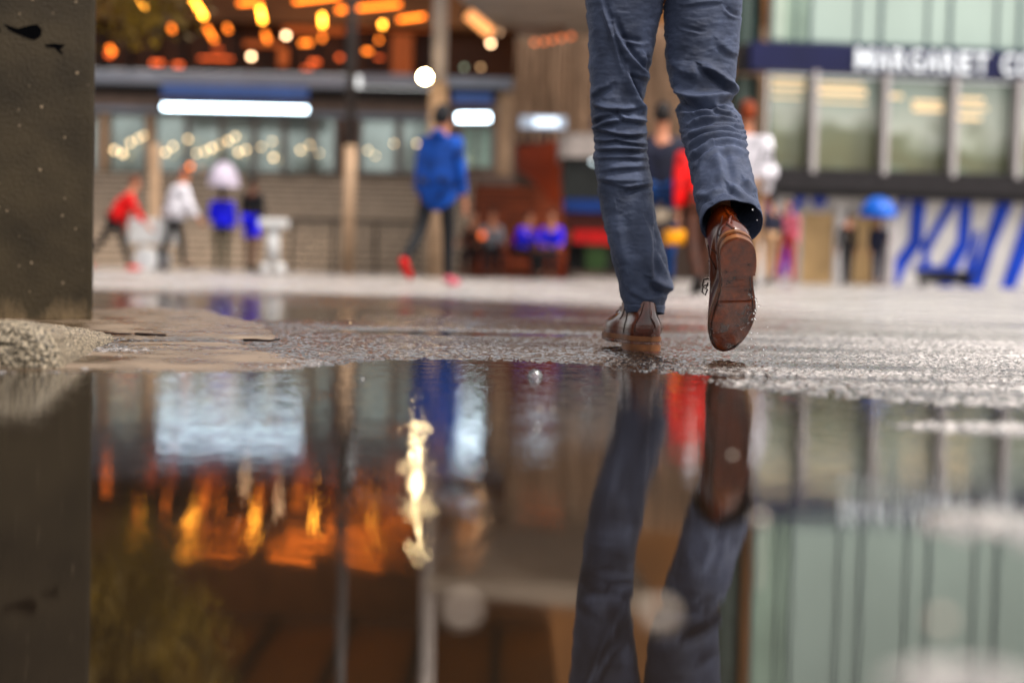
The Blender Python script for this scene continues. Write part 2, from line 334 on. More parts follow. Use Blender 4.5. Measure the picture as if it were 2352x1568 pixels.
L(md_.outputs[0], b.inputs['Base Color'])
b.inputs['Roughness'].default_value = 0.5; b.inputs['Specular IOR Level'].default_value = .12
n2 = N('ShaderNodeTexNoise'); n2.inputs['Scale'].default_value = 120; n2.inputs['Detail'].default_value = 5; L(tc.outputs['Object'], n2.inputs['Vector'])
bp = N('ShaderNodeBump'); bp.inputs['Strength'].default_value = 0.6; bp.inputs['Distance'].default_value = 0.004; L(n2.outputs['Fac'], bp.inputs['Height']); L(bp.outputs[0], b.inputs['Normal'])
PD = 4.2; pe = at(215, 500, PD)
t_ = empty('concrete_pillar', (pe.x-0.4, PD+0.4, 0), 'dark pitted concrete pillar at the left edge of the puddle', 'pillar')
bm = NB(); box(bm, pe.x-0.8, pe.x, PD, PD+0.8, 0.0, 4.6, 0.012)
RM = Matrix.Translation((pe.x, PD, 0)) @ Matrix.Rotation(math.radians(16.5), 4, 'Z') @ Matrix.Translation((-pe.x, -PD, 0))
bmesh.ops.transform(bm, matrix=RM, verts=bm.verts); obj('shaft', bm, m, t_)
bm = NB(); PM = mat('black_paint', (0.002, 0.002, 0.003), 0.9, spec=0.02, var=0.2)
for pts in ([(-20, 50), (6, 62), (14, 82), (-20, 84)], [(20, 64), (50, 74), (73, 66), (92, 62), (102, 74), (100, 88), (86, 98), (68, 93), (50, 86), (32, 78)], [(108, 108), (128, 104), (152, 106), (146, 113), (140, 116), (150, 128), (140, 124), (130, 114), (112, 112)]):
    pprism(bm, pts, PD-0.002, 0.004)
bmesh.ops.transform(bm, matrix=RM, verts=bm.verts)
obj('paint_mark', bm, PM, t_)
# ------------------------------------------------------------------ palette
BEAM = mat('grey_beam', (0.36, 0.39, 0.45), 0.5, var=0.15, scale=1)
DARK = mat('dark_metal', (0.018, 0.014, 0.013), 0.5, var=0.3)
BROWN = mat('dark_brown_cladding', (0.12, 0.045, 0.02), 0.5, var=0.5, scale=3, stretch=(1, 1, 6))
TAUPE = mat('taupe_panel', (0.30, 0.23, 0.20), 0.6, var=0.2)
TIMBER_LIT = mat('lamplit_timber', (0.50, 0.16, 0.05), 0.5, var=0.3, emit=0.3, ecol=(1, .2, .05), scale=5, stretch=(1, 1, 8))  # orange lamp glow on the timber put in as emission
STAIRM = mat('stair_stone', (0.58, 0.48, 0.39), 0.55, var=0.2, scale=6)
NOSE = mat('stair_nosing', (0.02, 0.016, 0.014), 0.5)
GLAZE = mat('shop_glass', (0.66, 0.76, 0.75), 0.08, metal=0.5, var=0.35, scale=0.9)
FRAME = mat('pale_window_frame', (0.38, 0.38, 0.37), 0.4, var=0.1)
SLAT = mat('slatted_wall', (0.44, 0.31, 0.23), 0.6, var=0.6, scale=2.2, stretch=(6, 6, 0.4))
SOFFIT = mat('canopy_soffit', (0.38, 0.31, 0.25), 0.6, var=0.25, scale=0.8)
REDST = mat('red_step', (0.38, 0.12, 0.07), 0.5, var=0.3, scale=2)
RUST = mat('rust_panel', (0.32, 0.065, 0.006), 0.45, var=0.3, scale=2)
COLG = mat('column_grey', (0.10, 0.085, 0.08), 0.5, var=0.2)
COLB = mat('column_pale', (0.42, 0.37, 0.34), 0.5, var=0.2)
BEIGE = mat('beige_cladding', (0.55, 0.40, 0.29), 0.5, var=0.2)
BLUEP = mat('blue_panel', (0.05, 0.09, 0.24), 0.4, emit=0.25, ecol=(0.12, 0.2, 0.5), var=0.3)
E_STRIP = emis('cool_led', (0.72, 0.88, 1.0), 16)
E_AMBER = emis('amber_tube', (1.0, 0.36, 0.03), 20)
E_AMBERD = emis('dim_amber_glow', (1.0, 0.22, 0.02), 5.0)  # small lights, and modelled reflections below the yellow tubes
E_ORANGE = emis('orange_tube', (1.0, 0.20, 0.015), 6.0)
E_POOL = emis('dim_orange_pool', (1.0, 0.15, 0.03), 2.4)  # glowing strips that stand for lamplight pools on the wall
E_WARM = emis('warm_bulb', (1.0, 0.62, 0.33), 14)
E_LAMP = emis('bright_lamp', (1.0, 0.74, 0.38), 110)
E_PEND = emis('pendant_bulb', (1.0, 0.70, 0.36), 6)
E_GLOW = emis('soffit_glow', (1.0, 0.42, 0.16), 1.4)
# ------------------------------------------------------------------ left building
k = lambda D: D/F_PX
c0 = at(520, 300, 35)
bld = empty('station_building', (c0.x, 35.5, 0), 'long glass fronted building above the wide stairs, dark brown upper storey', 'building')
def P(name, rects, D, th, m, parent, smooth=False, bev=0.0):
    bm = NB()
    for r_ in rects: pbox(bm, *r_, D, th, bev)
    return obj(name, bm, m, parent, smooth)
P('podium', [(-150, 398, 1060, 640)], 36.6, 3, STAIRM, bld)
P('back_wall', [(-150, 250, 1180, 420)], 38.3, 0.3, TAUPE, bld)
panes = [(-150, 225), (250, 335), (352, 428), (432, 508), (512, 582), (586, 650), (654, 716), (722, 772), (826, 912), (918, 985)]
for i, (a, b_) in enumerate(panes):
    fr = P('window', [(a, 262, a+6, 398), (b_-6, 262, b_, 398), (a+7, 262, b_-7, 268), (a+7, 392, b_-7, 398)], 36.5, 0.12, FRAME, bld)
    P('pane', [(a+6.5, 268.5, b_-6.5, 391.5)], 36.56, 0.03, GLAZE, fr)
P('column_strip', [(337, 245, 350, 400)], 36.3, 0.3, BEIGE, bld); P('column_strip', [(228, 245, 247, 400)], 36.3, 0.3, BEIGE, bld)
P('lintel', [(-150, 216, 1000, 246)], 36.0, 0.5, TAUPE, bld)
P('lintel_trim', [(-150, 247, 1000, 260)], 36.1, 0.4, BEAM, bld)
P('dark_band', [(-150, 192, 1000, 215)], 35.6, 0.5, DARK, bld)
P('fascia', [(-150, 163, 790, 191), (830, 172, 1000, 196)], 35.2, 0.5, BEAM, bld)
P('upper_wall', [(-150, 20, 1180, 162)], 37.5, 0.3, BROWN, bld)
P('mullion', [(x, 22, x+7, 161) for x in range(-140, 1000, 62)], 37.3, 0.15, DARK, bld)
P('timber_glow', [(560, 5, 640, 35), (650, 62, 790, 76), (560, 96, 640, 106), (640, 20, 800, 52), (805, 20, 990, 68), (640, 110, 660, 150)], 37.1, 0.15, TIMBER_LIT, bld)  # timber patches with the lamp glow in their emission
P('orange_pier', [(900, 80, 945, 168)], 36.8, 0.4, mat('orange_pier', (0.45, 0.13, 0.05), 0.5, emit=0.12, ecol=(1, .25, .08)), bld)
# tall roof over the square (seen mostly mirrored in the puddle)
ROOF = mat('brown_roof', (0.34, 0.15, 0.06), 0.55, var=0.35, scale=0.25)
zr = 10.2
bm = NB(); box(bm, -16, 1.2, 29.5, 41, 9.1, 9.5); obj('roof', bm, ROOF, bld)
bm = NB(); box(bm, -16, 1.2, 36.5, 37.2, 6.3, 9.0); obj('upper_storey', bm, mat('upper_storey', (0.26, 0.13, 0.07), 0.5, var=0.5, scale=0.4), bld)
bm = NB()
for i in range(9): box(bm, -15.5+i*1.9, -15.3+i*1.9, 29.7, 36.4, 8.9, 9.095)
obj('roof_beam', bm, DARK, bld)
# wide stairs
def stairs(name, x0, x1, D0, n, rise, run, m, lab, mn):
    a = at(x0, 600, D0).x; b2 = at(x1, 600, D0).x
    t_ = empty(name, ((a+b2)/2, D0, 0), lab, 'stairs')
    bm = NB(); bm2 = NB()
    for i in range(n):
        box(bm, a, b2, D0+i*run, D0+n*run+0.3, i*rise, (i+1)*rise-0.002)
        box(bm2, a+0.01, b2-0.01, D0+i*run-0.012, D0+i*run-0.002, (i+1)*rise-0.055, (i+1)*rise-0.012)
    obj('step', bm, m, t_); obj('nosing', bm2, NOSE, t_)
stairs('wide_stairs', -150, 1066, 29.8, 16, 0.148, 0.37, STAIRM, 'wide grey brown stone stairs below the glass shopfront', 0)
# black railing in front of the stairs
RY = 28.3; a, b_ = at(668, 560, RY), at(962, 560, RY)
rl = empty('railing', ((a.x+b_.x)/2, RY, 0), 'black metal railing with thin bars in front of the wide stairs', 'railing')
bm = NB(); tube(bm, [(a.x, RY, 1.06), (b_.x, RY, 1.06)], 0.032); tube(bm, [(a.x, RY, 0.12), (b_.x, RY, 0.12)], 0.02); obj('rail', bm, DARK, rl)
for i in range(4):
    x = a.x+(b_.x-a.x)*i/3; bm = NB(); tube(bm, [(x, RY, 0), (x, RY, 1.05)], 0.032, 8); obj('post', bm, DARK, rl)
bm = NB()
for i in range(1, 34): x = a.x+(b_.x-a.x)*i/34; tube(bm, [(x, RY, 0.12), (x, RY, 1.04)], 0.009, 6)
obj('baluster', bm, DARK, rl)
# pendant lights behind the shop glass -> hang in front of panes
def lamp_ball(name, px, py, D, r_, m, lab, cat, grp, cord=0.35, cordm=DARK):
    p = at(px, py, D); t_ = empty(name, p, lab, cat, grp)
    bm = NB(); ball(bm, p, r_); obj('bulb', bm, m, t_, True)
    bm = NB(); tube(bm, [p+Vector((0, 0, r_*0.8)), p+Vector((0, 0, r_+cord))], 0.006, 6); obj('cord', bm, cordm, t_)
for (x, y, rr_) in [(262, 345, .05), (282, 352, .06), (300, 328, .045), (318, 318, .04), (330, 312, .035), (380, 350, .045), (397, 336, .04), (432, 320, .04), (452, 352, .035), (470, 348, .04), (487, 340, .05), (505, 332, .03), (524, 324, .045), (540, 314, .04), (548, 350, .045), (565, 344, .04), (628, 362, .045), (625, 325, .03), (690, 345, .04), (712, 333, .035), (733, 352, .025), (600, 338, .03), (845, 345, .03), (862, 358, .025), (905, 330, .03), (958, 330, .035)]:
    lamp_ball('pendant_light', x, y, 36.2, rr_, E_PEND, 'small round cream pendant light glowing in front of the shop windows above the stairs', 'pendant light', 'cream pendant lights along the shop windows')
lamp_ball('pendant_light', 437, 382, 35.9, .05, E_AMBERD, 'lowest and most orange of the pendant lights, just above the top of the wide stairs', 'pendant light', 'cream pendant lights along the shop windows')
# shrubs behind glass line
LEAF = mat('shrub_leaf', (0.10, 0.10, 0.02), 0.5, var=0.5, scale=6)
def shrub(px0, px1, py0, py1, D, n, name, lab, cat='shrub', m=LEAF, grp=None, sz=0.05):
    a, b2 = at(px0, py1, D), at(px1, py0, D); c = Vector(((a.x+b2.x)/2, D, a.z))
    t_ = empty(name, c, lab, cat, grp); bm = NB()
    for i in range(n):
        th = random.uniform(0, math.pi); rr_ = math.sqrt(random.random())
        x = c.x+math.cos(th)*rr_*(b2.x-a.x)/2; z = a.z+math.sin(th)*rr_*(b2.z-a.z); y = D+random.uniform(-.25, .25)
        leafq(bm, Vector((x, y, z)), sz)
    obj('foliage', bm, m, t_)
    bm = NB()
    for q in range(3): tube(bm, [c+Vector((q*.1-.1, 0, 0)), c+Vector(((q-1)*(b2.x-a.x)*.25, 0, (b2.z-a.z)*.7))], [0.02, 0.006], 6)
    obj('stem', bm, BROWN, t_)
def leafq(bm, p, s):
    a = Vector((random.gauss(0, 1), random.gauss(0, 1), random.gauss(0, 1))).normalized()
    b2 = a.cross(Vector((random.gauss(0, 1), random.gauss(0, 1), random.gauss(0, 1)))).normalized()
    l, w_ = s*random.uniform(.7, 1.3), s*random.uniform(.3, .5)
    vs = [bm.verts.new(p-a*l/2), bm.verts.new(p+b2*w_/2), bm.verts.new(p+a*l/2), bm.verts.new(p-b2*w_/2)]
    bm.faces.new(vs)
shrub(245, 330, 345, 398, 36.0, 500, 'shrub', 'low olive shrub before the first shop window beside the pillar')
shrub(455, 575, 350, 398, 36.0, 600, 'shrub', 'olive shrub spilling over the stair top behind the white umbrella')
shrub(655, 760, 355, 398, 36.0, 500, 'shrub', 'olive shrub left of the dark slender column')
# strip sign
t_ = empty('light_strip_sign', at(538, 250, 34.6), 'long glowing white strip sign over the shopfront', 'illuminated sign')
P('panel', [(372, 197, 706, 224)], 34.8, 0.1, BLUEP, t_)
P('casing', [(368, 238, 708, 266)], 34.72, 0.12, DARK, t_)
bm = NB()
for i in range(64):
    x = 374+i*5.2; yy = 245+i*0.11
    pbox(bm, x, yy-5, x+3.2, yy+5.5, 34.68, 0.03)
obj('led', bm, E_STRIP, t_)
# second canopy with sign
t_ = empty('kiosk_pavilion', at(1090, 400, 34), 'low grey canopied entrance left of the red steps, beige end column', 'pavilion')
P('roof', [(1000, 178, 1176, 200)], 32.5, 2.2, BEAM, t_)
P('soffit_edge', [(1004, 201, 1150, 212)], 32.7, 1.8, DARK, t_)
P('end_column', [(1143, 213, 1176, 400)], 32.9, 0.5, BEIGE, t_)
P('back_wall', [(1000, 213, 1142, 400)], 34.6, 0.2, TAUPE, t_)
fr = P('window', [(1058, 292, 1064, 384), (1092, 292, 1098, 384), (1128, 292, 1134, 384)], 34.3, 0.1, FRAME, t_)
P('pane', [(1064.5, 292, 1091.5, 384), (1098.5, 292, 1127.5, 384)], 34.33, 0.03, mat('green_glass', (0.40, 0.52, 0.46), 0.1, metal=0.2, var=0.15, emit=0.08), fr)
t_ = empty('lightbox_sign', at(1086, 270, 32.5), 'short glowing white lightbox sign under the grey canopy edge', 'illuminated sign')
P('panel', [(1040, 214, 1130, 238)], 32.62, 0.06, BLUEP, t_)
P('casing', [(1046, 256, 1128, 284)], 32.56, 0.1, DARK, t_)
P('letter_strip', [(1050+i*7.6, 262, 1055.5+i*7.6, 278) for i in range(10)], 32.52, 0.035, E_STRIP, t_)
t_ = empty('station_sign', at(1245, 290, 40), 'pale bluish sign board against the slatted wall', 'sign')
P('board', [(1195, 268, 1300, 294)], 40.0, 0.1, mat('pale_sign', (0.6, 0.68, 0.78), 0.4, emit=0.45, ecol=(.7, .82, 1)), t_)
P('led', [(1228+i*8, 272, 1233+i*8, 288) for i in range(7)], 39.95, 0.04, emis('cool_led_dim', (.8, .9, 1), 3), t_)
P('bracket', [(1200+i*18, 295, 1206+i*18, 330) for i in range(6)], 40.05, 0.06, mat('navy_bracket', (0.02, 0.03, 0.08), 0.5), t_)
P('dark_band', [(1360, 268, 1400, 300)], 40.05, 0.06, mat('navy_bracket2', (0.02, 0.04, 0.12), 0.5), t_)
# columns
for (x, w_, D, mt, mb, ys_, lab) in [(803, 22, 27.0, COLG, BEIGE, 335, 'slender dark grey column with warmly lit foot in front of the wide stairs'), (1004, 34, 25.5, COLB, BEIGE, 190, 'thick pale column behind the person in the blue hooded jacket')]:
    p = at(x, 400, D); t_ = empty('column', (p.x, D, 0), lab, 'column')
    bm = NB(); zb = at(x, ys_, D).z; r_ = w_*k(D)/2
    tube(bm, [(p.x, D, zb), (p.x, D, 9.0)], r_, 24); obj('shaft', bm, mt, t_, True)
    bm = NB(); tube(bm, [(p.x, D, 0), (p.x, D, zb-0.003)], r_*1.25, 24); obj('warm_lit_base', bm, mb, t_, True)  # paler sleeve added; its beige stands for warm light on the column
# bright lamp on the pale column
p = at(976, 177, 24.6); t_ = empty('wall_lamp', p, 'dazzling white round lamp on the pale column above the hooded person', 'lamp')
bm = NB(); ball(bm, p, 0.085); obj('globe', bm, E_LAMP, t_, True)
bm = NB(); tube(bm, [p+Vector((0.04, 0.07, 0)), p+Vector((0.2, 0.85, 0))], 0.02, 8); obj('bracket', bm, DARK, t_)
# amber tubes
def tube_lamp(p0, p1, D, r_, m, lab, grp='amber tube lights under the dark roof'):
    a, b2 = at(*p0, D), at(*p1, D); t_ = empty('tube_light', (a+b2)/2, lab, 'tube light', grp)
    bm = NB(); tube(bm, [a, b2], r_, 10); obj('tube', bm, m, t_, True)
    bm = NB(); d = (b2-a).normalized(); tube(bm, [a-d*0.05, a-d*0.001], r_*1.3, 10); obj('end_cap', bm, DARK, t_); bm = NB(); tube(bm, [b2+d*0.001, b2+d*0.05], r_*1.3, 10); obj('end_cap', bm, DARK, t_)
A_ = 'amber tube lights under the dark roof'
for p0, p1, m_, lab in [
    ((438, -8), (470, 42), E_AMBER, 'slanting yellow amber tube light nearest the tree'),
    ((474, 62), (494, 96), E_AMBERD, 'dim orange reflection continuing below the slanting yellow one'),  # dim copies below the yellow tubes stand for their reflections
    ((597, 18), (604, 52), E_AMBER, 'upright yellow tube light, second from the tree'),
    ((608, 75), (616, 98), E_AMBERD, 'dim orange reflection under the second yellow tube'),
    ((740, 34), (741, 62), E_AMBER, 'upright yellow tube light between the two columns, left'),
    ((740, 82), (740, 94), E_AMBERD, 'dim orange reflection under the third yellow tube'),
    ((879, 52), (878, 63), E_AMBER, 'short yellow tube light right of the slender dark column'),
    ((871, 88), (870, 97), E_AMBERD, 'short dim orange reflection under the fourth yellow tube'),
    ((676, 4), (780, -8), E_ORANGE, 'long orange tube light touching the top of the picture'),
    ((822, 20), (920, 10), E_ORANGE, 'long orange tube light just right of the slender dark column'),
    ((915, 46), (975, 38), E_ORANGE, 'lower long orange tube light next to the thick pale column'),
    ((436, -22), (560, -34), E_ORANGE, 'long orange tube light mirrored lowest left in the puddle, over the first yellow tube'),
    ((636, -34), (742, -48), E_ORANGE, 'long orange tube light mirrored low in the puddle, second from the left'),
    ((798, -26), (905, -40), E_ORANGE, 'long orange tube light mirrored low in the puddle beside the slender column'),
    ((548, 8), (600, 4), E_ORANGE, 'faint orange tube light between the first two yellow tubes'),
    ((690, 100), (716, 98), E_AMBERD, 'small orange light between the second and third yellow tubes, low down'),
    ((836, 118), (852, 118), E_AMBERD, 'small orange light low on the wall right of the slender column'),
    ((392, 60), (398, 74), E_AMBERD, 'small orange light at the right edge of the tree leaves'),
    ((520, 60), (526, 74), E_AMBERD, 'small orange light between the slanting and the second yellow tube'),
    ((318, -14), (340, 30), E_AMBER, 'slanting amber tube light behind the tree leaves'),
    ((250, 108), (262, 124), E_ORANGE, 'short slanting orange light beside the concrete pillar under the tree'),
    ((322, 40), (328, 46), E_AMBERD, 'tiny orange light showing through the tree leaves')]:
    tube_lamp(p0, p1, 33.5 if m_ is E_AMBER else 34, 0.045 if m_ is E_AMBER else 0.04, m_, lab, A_)
tube_lamp((775, 24), (793, 22), 34, 0.05, E_ORANGE, 'small orange light immediately left of the slender column', A_)
for x, y, rr_, m_, lab in [(577, 130, .055, E_WARM, 'lower left of the two round white bulbs in front of the brown wall'), (657, 82, .055, E_WARM, 'upper right of the two round white bulbs in front of the brown wall'), (1127, 100, .055, E_WARM, 'round bright bulb below the grey slanting roof edge'), (1146, 74, .05, emis('dimwarm', (1, .6, .35), 3), 'dimmer bulb right above the bright round bulb under the slanting roof'), (1104, 155, .045, emis('dimwarm2', (1, .6, .3), 2), 'faint brown bulb below the bright round bulb'), (1066, 155, .04, emis('dimgreen', (.7, .85, .6), 1.2), 'faint greenish bulb left of the faint brown bulb')]:
    lamp_ball('round_lamp', x, y, 34, rr_, m_, lab, 'lamp', None, 0.5)
# lamplight pools on the brown wall, put in as glowing strips
bm_lab = 'dull orange pool of lamplight on the dark brown upper wall'
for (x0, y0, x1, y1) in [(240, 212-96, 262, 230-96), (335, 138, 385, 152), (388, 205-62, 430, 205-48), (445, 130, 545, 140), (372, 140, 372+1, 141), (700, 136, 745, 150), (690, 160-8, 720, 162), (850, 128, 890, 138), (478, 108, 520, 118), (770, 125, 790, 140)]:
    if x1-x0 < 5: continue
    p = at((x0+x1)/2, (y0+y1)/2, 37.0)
    o = P('light_pool', [(x0+12, y0+3, x1-12, y1-4)] if x1-x0 > 30 else [(x0+5, y0+3, x1-5, y1-4)], 37.0, 0.05, E_POOL, None); tag(o, bm_lab, 'light pool', 'dull orange light pools on the brown wall')
# slanted grey canopy, right of centre
t_ = empty('roof_canopy', (at(1250, 80, 35).x, 35, 0), 'huge grey slanting roof underside left of the walking legs', 'canopy')
bm = NB()
q = [at(1040, 10, 20), at(1500, -50, 20), at(1420, 84, 42), at(1150, 90, 42)]
q[0] = at(1010, -45, 23); q[1] = at(1540, -70, 23)
vs = [bm.verts.new(p) for p in q]; vt = [bm.verts.new(p+Vector((0, 0, .35))) for p in q]
bm.faces.new(vs); bm.faces.new(vt[::-1])
for i in range(4): j = (i+1) % 4; bm.faces.new((vs[j], vs[i], vt[i], vt[j]))
bmesh.ops.recalc_face_normals(bm, faces=bm.faces); obj('roof_slab', bm, SOFFIT, t_)
P('slatted_wall', [(1176, 60, 1760, 330)], 44, 0.4, SLAT, t_)
bm = NB()
for i in range(46): x = 1182+i*12.4; pbox(bm, x, 62, x+4+random.random()*3, 325, 43.8-random.random()*.1, .15)
obj('slat', bm, SLAT, t_)
P('lower_wall', [(1176, 332, 1760, 640)], 44.2, 0.4, mat('dark_lower_wall', (0.12, 0.085, 0.07), 0.6, var=0.5, scale=0.6), t_)  # plain dark brown wall below the slats
P('upper_wall', [(1176, -560, 2300, 58)], 46.0, 0.4, mat('brown_upper_wall', (0.36, 0.18, 0.09), 0.6, var=0.35, scale=0.3), t_)
for i, (x, y) in enumerate([(1228, 98), (1250, 96), (1270, 92), (1290, 88), (1312, 84), (1316, 64)]):
    lamp_ball('spot_light', x, y, 40, 0.055, emis('spot%d' % i, (1, .22, .06), 2.2), 'small red orange round light in the row under the slanting roof' if i < 5 else 'top red orange light of the row, beside the left trouser leg', 'lamp', 'row of red orange lights under the slanting roof', 0.12)
# amber wash lamp along the soffit edge
tube_lamp((1075, 32), (1132, 80), 25, 0.10, E_GLOW, 'broad soft orange light strip slanting down along the roof edge', A_)
# red steps, rust panel
stairs('red_stairs', 1066, 1310, 31.0, 15, 0.15, 0.30, REDST, 'dark red stairs beside the rust coloured panel', 0)
o = NB(); pprism(o, [(1187, 338), (1285, 320), (1287, 470), (1262, 462), (1222, 412), (1187, 390)], 31.4, 0.12)
tag(obj('rust_panel', o, RUST, origin=at(1236, 400, 31.4)), 'rust orange panel with slanting lower edge at the side of the red stairs', 'panel')
# kiosk right of rust panel
t_ = empty('food_kiosk', at(1345, 620, 29), 'dark kiosk with pale roof, blue sign band and red counter behind the left trouser leg', 'kiosk')
KX = (1288, 1480)
P('roof', [(KX[0], 308, KX[1], 362)], 28.6, 2.0, mat('kiosk_roof', (0.42, 0.38, 0.36), 0.5), t_)
P('wall', [(KX[0]+8, 363, KX[1]-8, 458)], 29.0, 1.5, mat('kiosk_wall', (0.06, 0.065, 0.062), 0.5), t_)
P('sign_band', [(KX[0]+10, 460, KX[1]-8, 488)], 28.8, 1.5, mat('kiosk_blue', (0.02, 0.06, 0.25), 0.4), t_)
P('front_panel', [(KX[0]+12, 490, KX[1]-8, 528)], 29.0, 1.5, mat('kiosk_maroon', (0.14, 0.03, 0.02), 0.5), t_)
P('counter', [(KX[0]+30, 530, KX[1]-8, 562)], 28.8, 1.5, mat('kiosk_red', (0.6, 0.03, 0.03), 0.4), t_)
P('base', [(KX[0]+20, 564, KX[1]-8, 624)], 29.1, 1.4, mat('kiosk_base', (0.03, 0.03, 0.03), 0.6), t_)
p = at(1363, 372, 28.7); bm = NB(); ball(bm, p, 0.04); o = obj('lamp', bm, emis('kiosk_lamp', (.8, .95, 1), 3), t_, True)
t_ = empty('green_bin', at(1368, 622, 28), 'dark green square bin at the foot of the kiosk', 'bin')
P('bin_body', [(1345, 566, 1392, 622)], 28.0, 0.5, mat('bin_green', (0.04, 0.08, 0.025), 0.5), t_, bev=0.02)
P('lid', [(1343, 560, 1394, 565.5)], 27.97, 0.56, DARK, t_)
# ------------------------------------------------------------------ right building
RD = 37.0
def RX(px): return at(px, 300, RD).x
def RZ(py): return at(2050, py, RD).z
rp_ = Vector((RX(2050), RD, 0))
rb = empty('arena_building', rp_, 'glass fronted arena with navy fascia and blue patterned ground floor', 'building', rz=math.radians(5.5))
def RB(name, rects, dy, th, m, parent=None, bev=0.0):
    bm = NB()
    for x0, y0, x1, y1 in rects: box(bm, RX(x0), RX(x1), RD+dy, RD+dy+th, RZ(y1), RZ(y0), bev)
    return obj(name, bm, m, parent or rb)
NAVY = mat('navy_fascia', (0.02, 0.024, 0.11), 0.45, var=0.15, scale=1)
GREENG = mat('pale_green_glass', (0.54, 0.63, 0.58), 0.14, metal=0.15, var=0.10, scale=0.35, stretch=(1, 1, 0.5))
GREEND = mat('green_glass_dim', (0.44, 0.54, 0.46), 0.12, metal=0.15, var=0.18, scale=0.4)
FIN = mat('pale_fin', (0.55, 0.52, 0.52), 0.4, var=0.1)
FINB = mat('blue_grey_frame', (0.10, 0.15, 0.17), 0.4, var=0.2)
BAND = mat('charcoal_band', (0.035, 0.03, 0.033), 0.5, var=0.3)
RB('fascia', [(1712, 108, 2900, 172)], 0, 0.6, NAVY)
RB('fascia_return', [(1690, 112, 1711, 172)], 0.25, 0.6, BAND)
# upper storeys
cols = [1765, 1857, 2026, 2192, 2360, 2525, 2690, 2860, 3000]
for (ya, yb) in ((-430, 100),):
    for a, b_ in zip(cols, cols[1:]):
        fr = RB('window', [(a, ya, a+6, yb), (a+6.5, yb-5, b_, yb), (a+.68*(b_-a), ya, a+.68*(b_-a)+4, yb-5.5)], 0.45, 0.1, FINB)
        RB('pane', [(a+6.5, ya, a+.68*(b_-a)-.5, yb-5.5), (a+.68*(b_-a)+4.5, ya, b_-.5, yb-5.5)], 0.5, 0.04, GREENG if (a//80) % 2 else GREEND, fr)
RB('blind', [(1775, -70, 1800, 94)], 0.47, 0.02, mat('pale_blind', (0.58, 0.66, 0.58), 0.6, var=0.1))
RB('parapet', [(1712, -455, 2900, -431)], 0.2, 0.8, BAND)
RB('corner_return', [(1700, -430, 1764, 104)], 1.2, 0.3, mat('dark_green_glass', (0.06, 0.10, 0.09), 0.15, metal=0.2, var=0.3))
RB('corner_glass', [(1716, -430, 1736, 100), (1716, 176, 1736, 300)], 1.12, 0.06, mat('grey_green_glass', (0.22, 0.28, 0.25), 0.2))
# main glazed floor
RB('wall_return', [(1700, 173, 1764, 400)], 1.2, 0.3, mat('dark_green_wall', (0.05, 0.08, 0.07), 0.3, var=0.5, scale=0.8))
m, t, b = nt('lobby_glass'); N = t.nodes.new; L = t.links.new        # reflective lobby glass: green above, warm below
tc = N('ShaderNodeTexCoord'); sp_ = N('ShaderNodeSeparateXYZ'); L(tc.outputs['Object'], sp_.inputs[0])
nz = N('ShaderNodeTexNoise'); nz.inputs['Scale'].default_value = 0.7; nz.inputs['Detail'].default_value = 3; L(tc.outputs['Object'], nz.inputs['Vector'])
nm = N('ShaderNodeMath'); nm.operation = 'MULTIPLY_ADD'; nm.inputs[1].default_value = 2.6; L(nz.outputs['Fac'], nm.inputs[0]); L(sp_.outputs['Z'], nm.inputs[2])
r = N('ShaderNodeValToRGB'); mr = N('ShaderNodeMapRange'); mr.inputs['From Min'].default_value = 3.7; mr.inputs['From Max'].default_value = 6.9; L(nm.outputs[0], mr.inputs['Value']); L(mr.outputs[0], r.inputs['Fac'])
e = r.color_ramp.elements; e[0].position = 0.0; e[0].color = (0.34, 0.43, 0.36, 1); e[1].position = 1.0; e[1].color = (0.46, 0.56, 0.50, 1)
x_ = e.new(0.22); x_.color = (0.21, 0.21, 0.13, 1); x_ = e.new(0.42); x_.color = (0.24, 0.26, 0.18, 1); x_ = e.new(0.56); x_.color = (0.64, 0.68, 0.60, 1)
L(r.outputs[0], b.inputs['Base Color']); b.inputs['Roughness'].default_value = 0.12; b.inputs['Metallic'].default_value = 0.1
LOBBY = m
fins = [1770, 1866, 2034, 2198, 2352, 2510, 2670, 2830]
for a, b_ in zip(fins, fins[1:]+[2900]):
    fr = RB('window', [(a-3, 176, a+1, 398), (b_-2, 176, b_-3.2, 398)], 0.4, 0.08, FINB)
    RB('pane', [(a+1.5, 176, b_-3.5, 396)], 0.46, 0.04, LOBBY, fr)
    if a > 1800: RB('fin', [(a-6, 170, a+6, 402)], -0.05, 0.4, FIN)
CREAM = emis('ceiling_strip', (1.0, 0.74, 0.45), 0.9)
for (x0, y0, x1, y1) in [(1768, 184, 1850, 190), (1768, 200, 1852, 208), (1768, 224, 1845, 228), (1884, 190, 1990, 195), (1884, 204, 1998, 216), (1884, 230, 1998, 234), (2052, 212, 2084, 220), (2110, 224, 2180, 232), (2112, 238, 2182, 248), (2214, 214, 2280, 222), (2214, 234, 2290, 240), (2214, 256, 2275, 264)]:
    RB('ceiling_light', [(x0, y0, x1, y1)], 0.42, 0.03, CREAM)
RB('floor_edge', [(1712, 392, 2900, 442)], 0.0, 1.3, BAND)
RB('soffit', [(1712, 443, 2900, 452)], 0.1, 1.2, DARK)
RB('ground_wall', [(1755, 453, 2900, 664)], 1.0, 0.2, mat('white_mural', (1.0, 0.97, 0.95), 0.5, var=0.12, scale=1.5))
MB_ = mat('mural_blue', (0.01, 0.12, 0.75), 0.45, var=0.3, scale=1.5)
def x0_ok(pts): return not (len(pts) == 4 and pts[0][1] == 606)
def rpoly(pts, y=0.0):
    bm = NB(); prism(bm, [(RX(x), RZ(y_)) for x, y_ in pts], RD+0.97+y, RD+0.995+y); obj('mural_stripe', bm, MB_, rb)
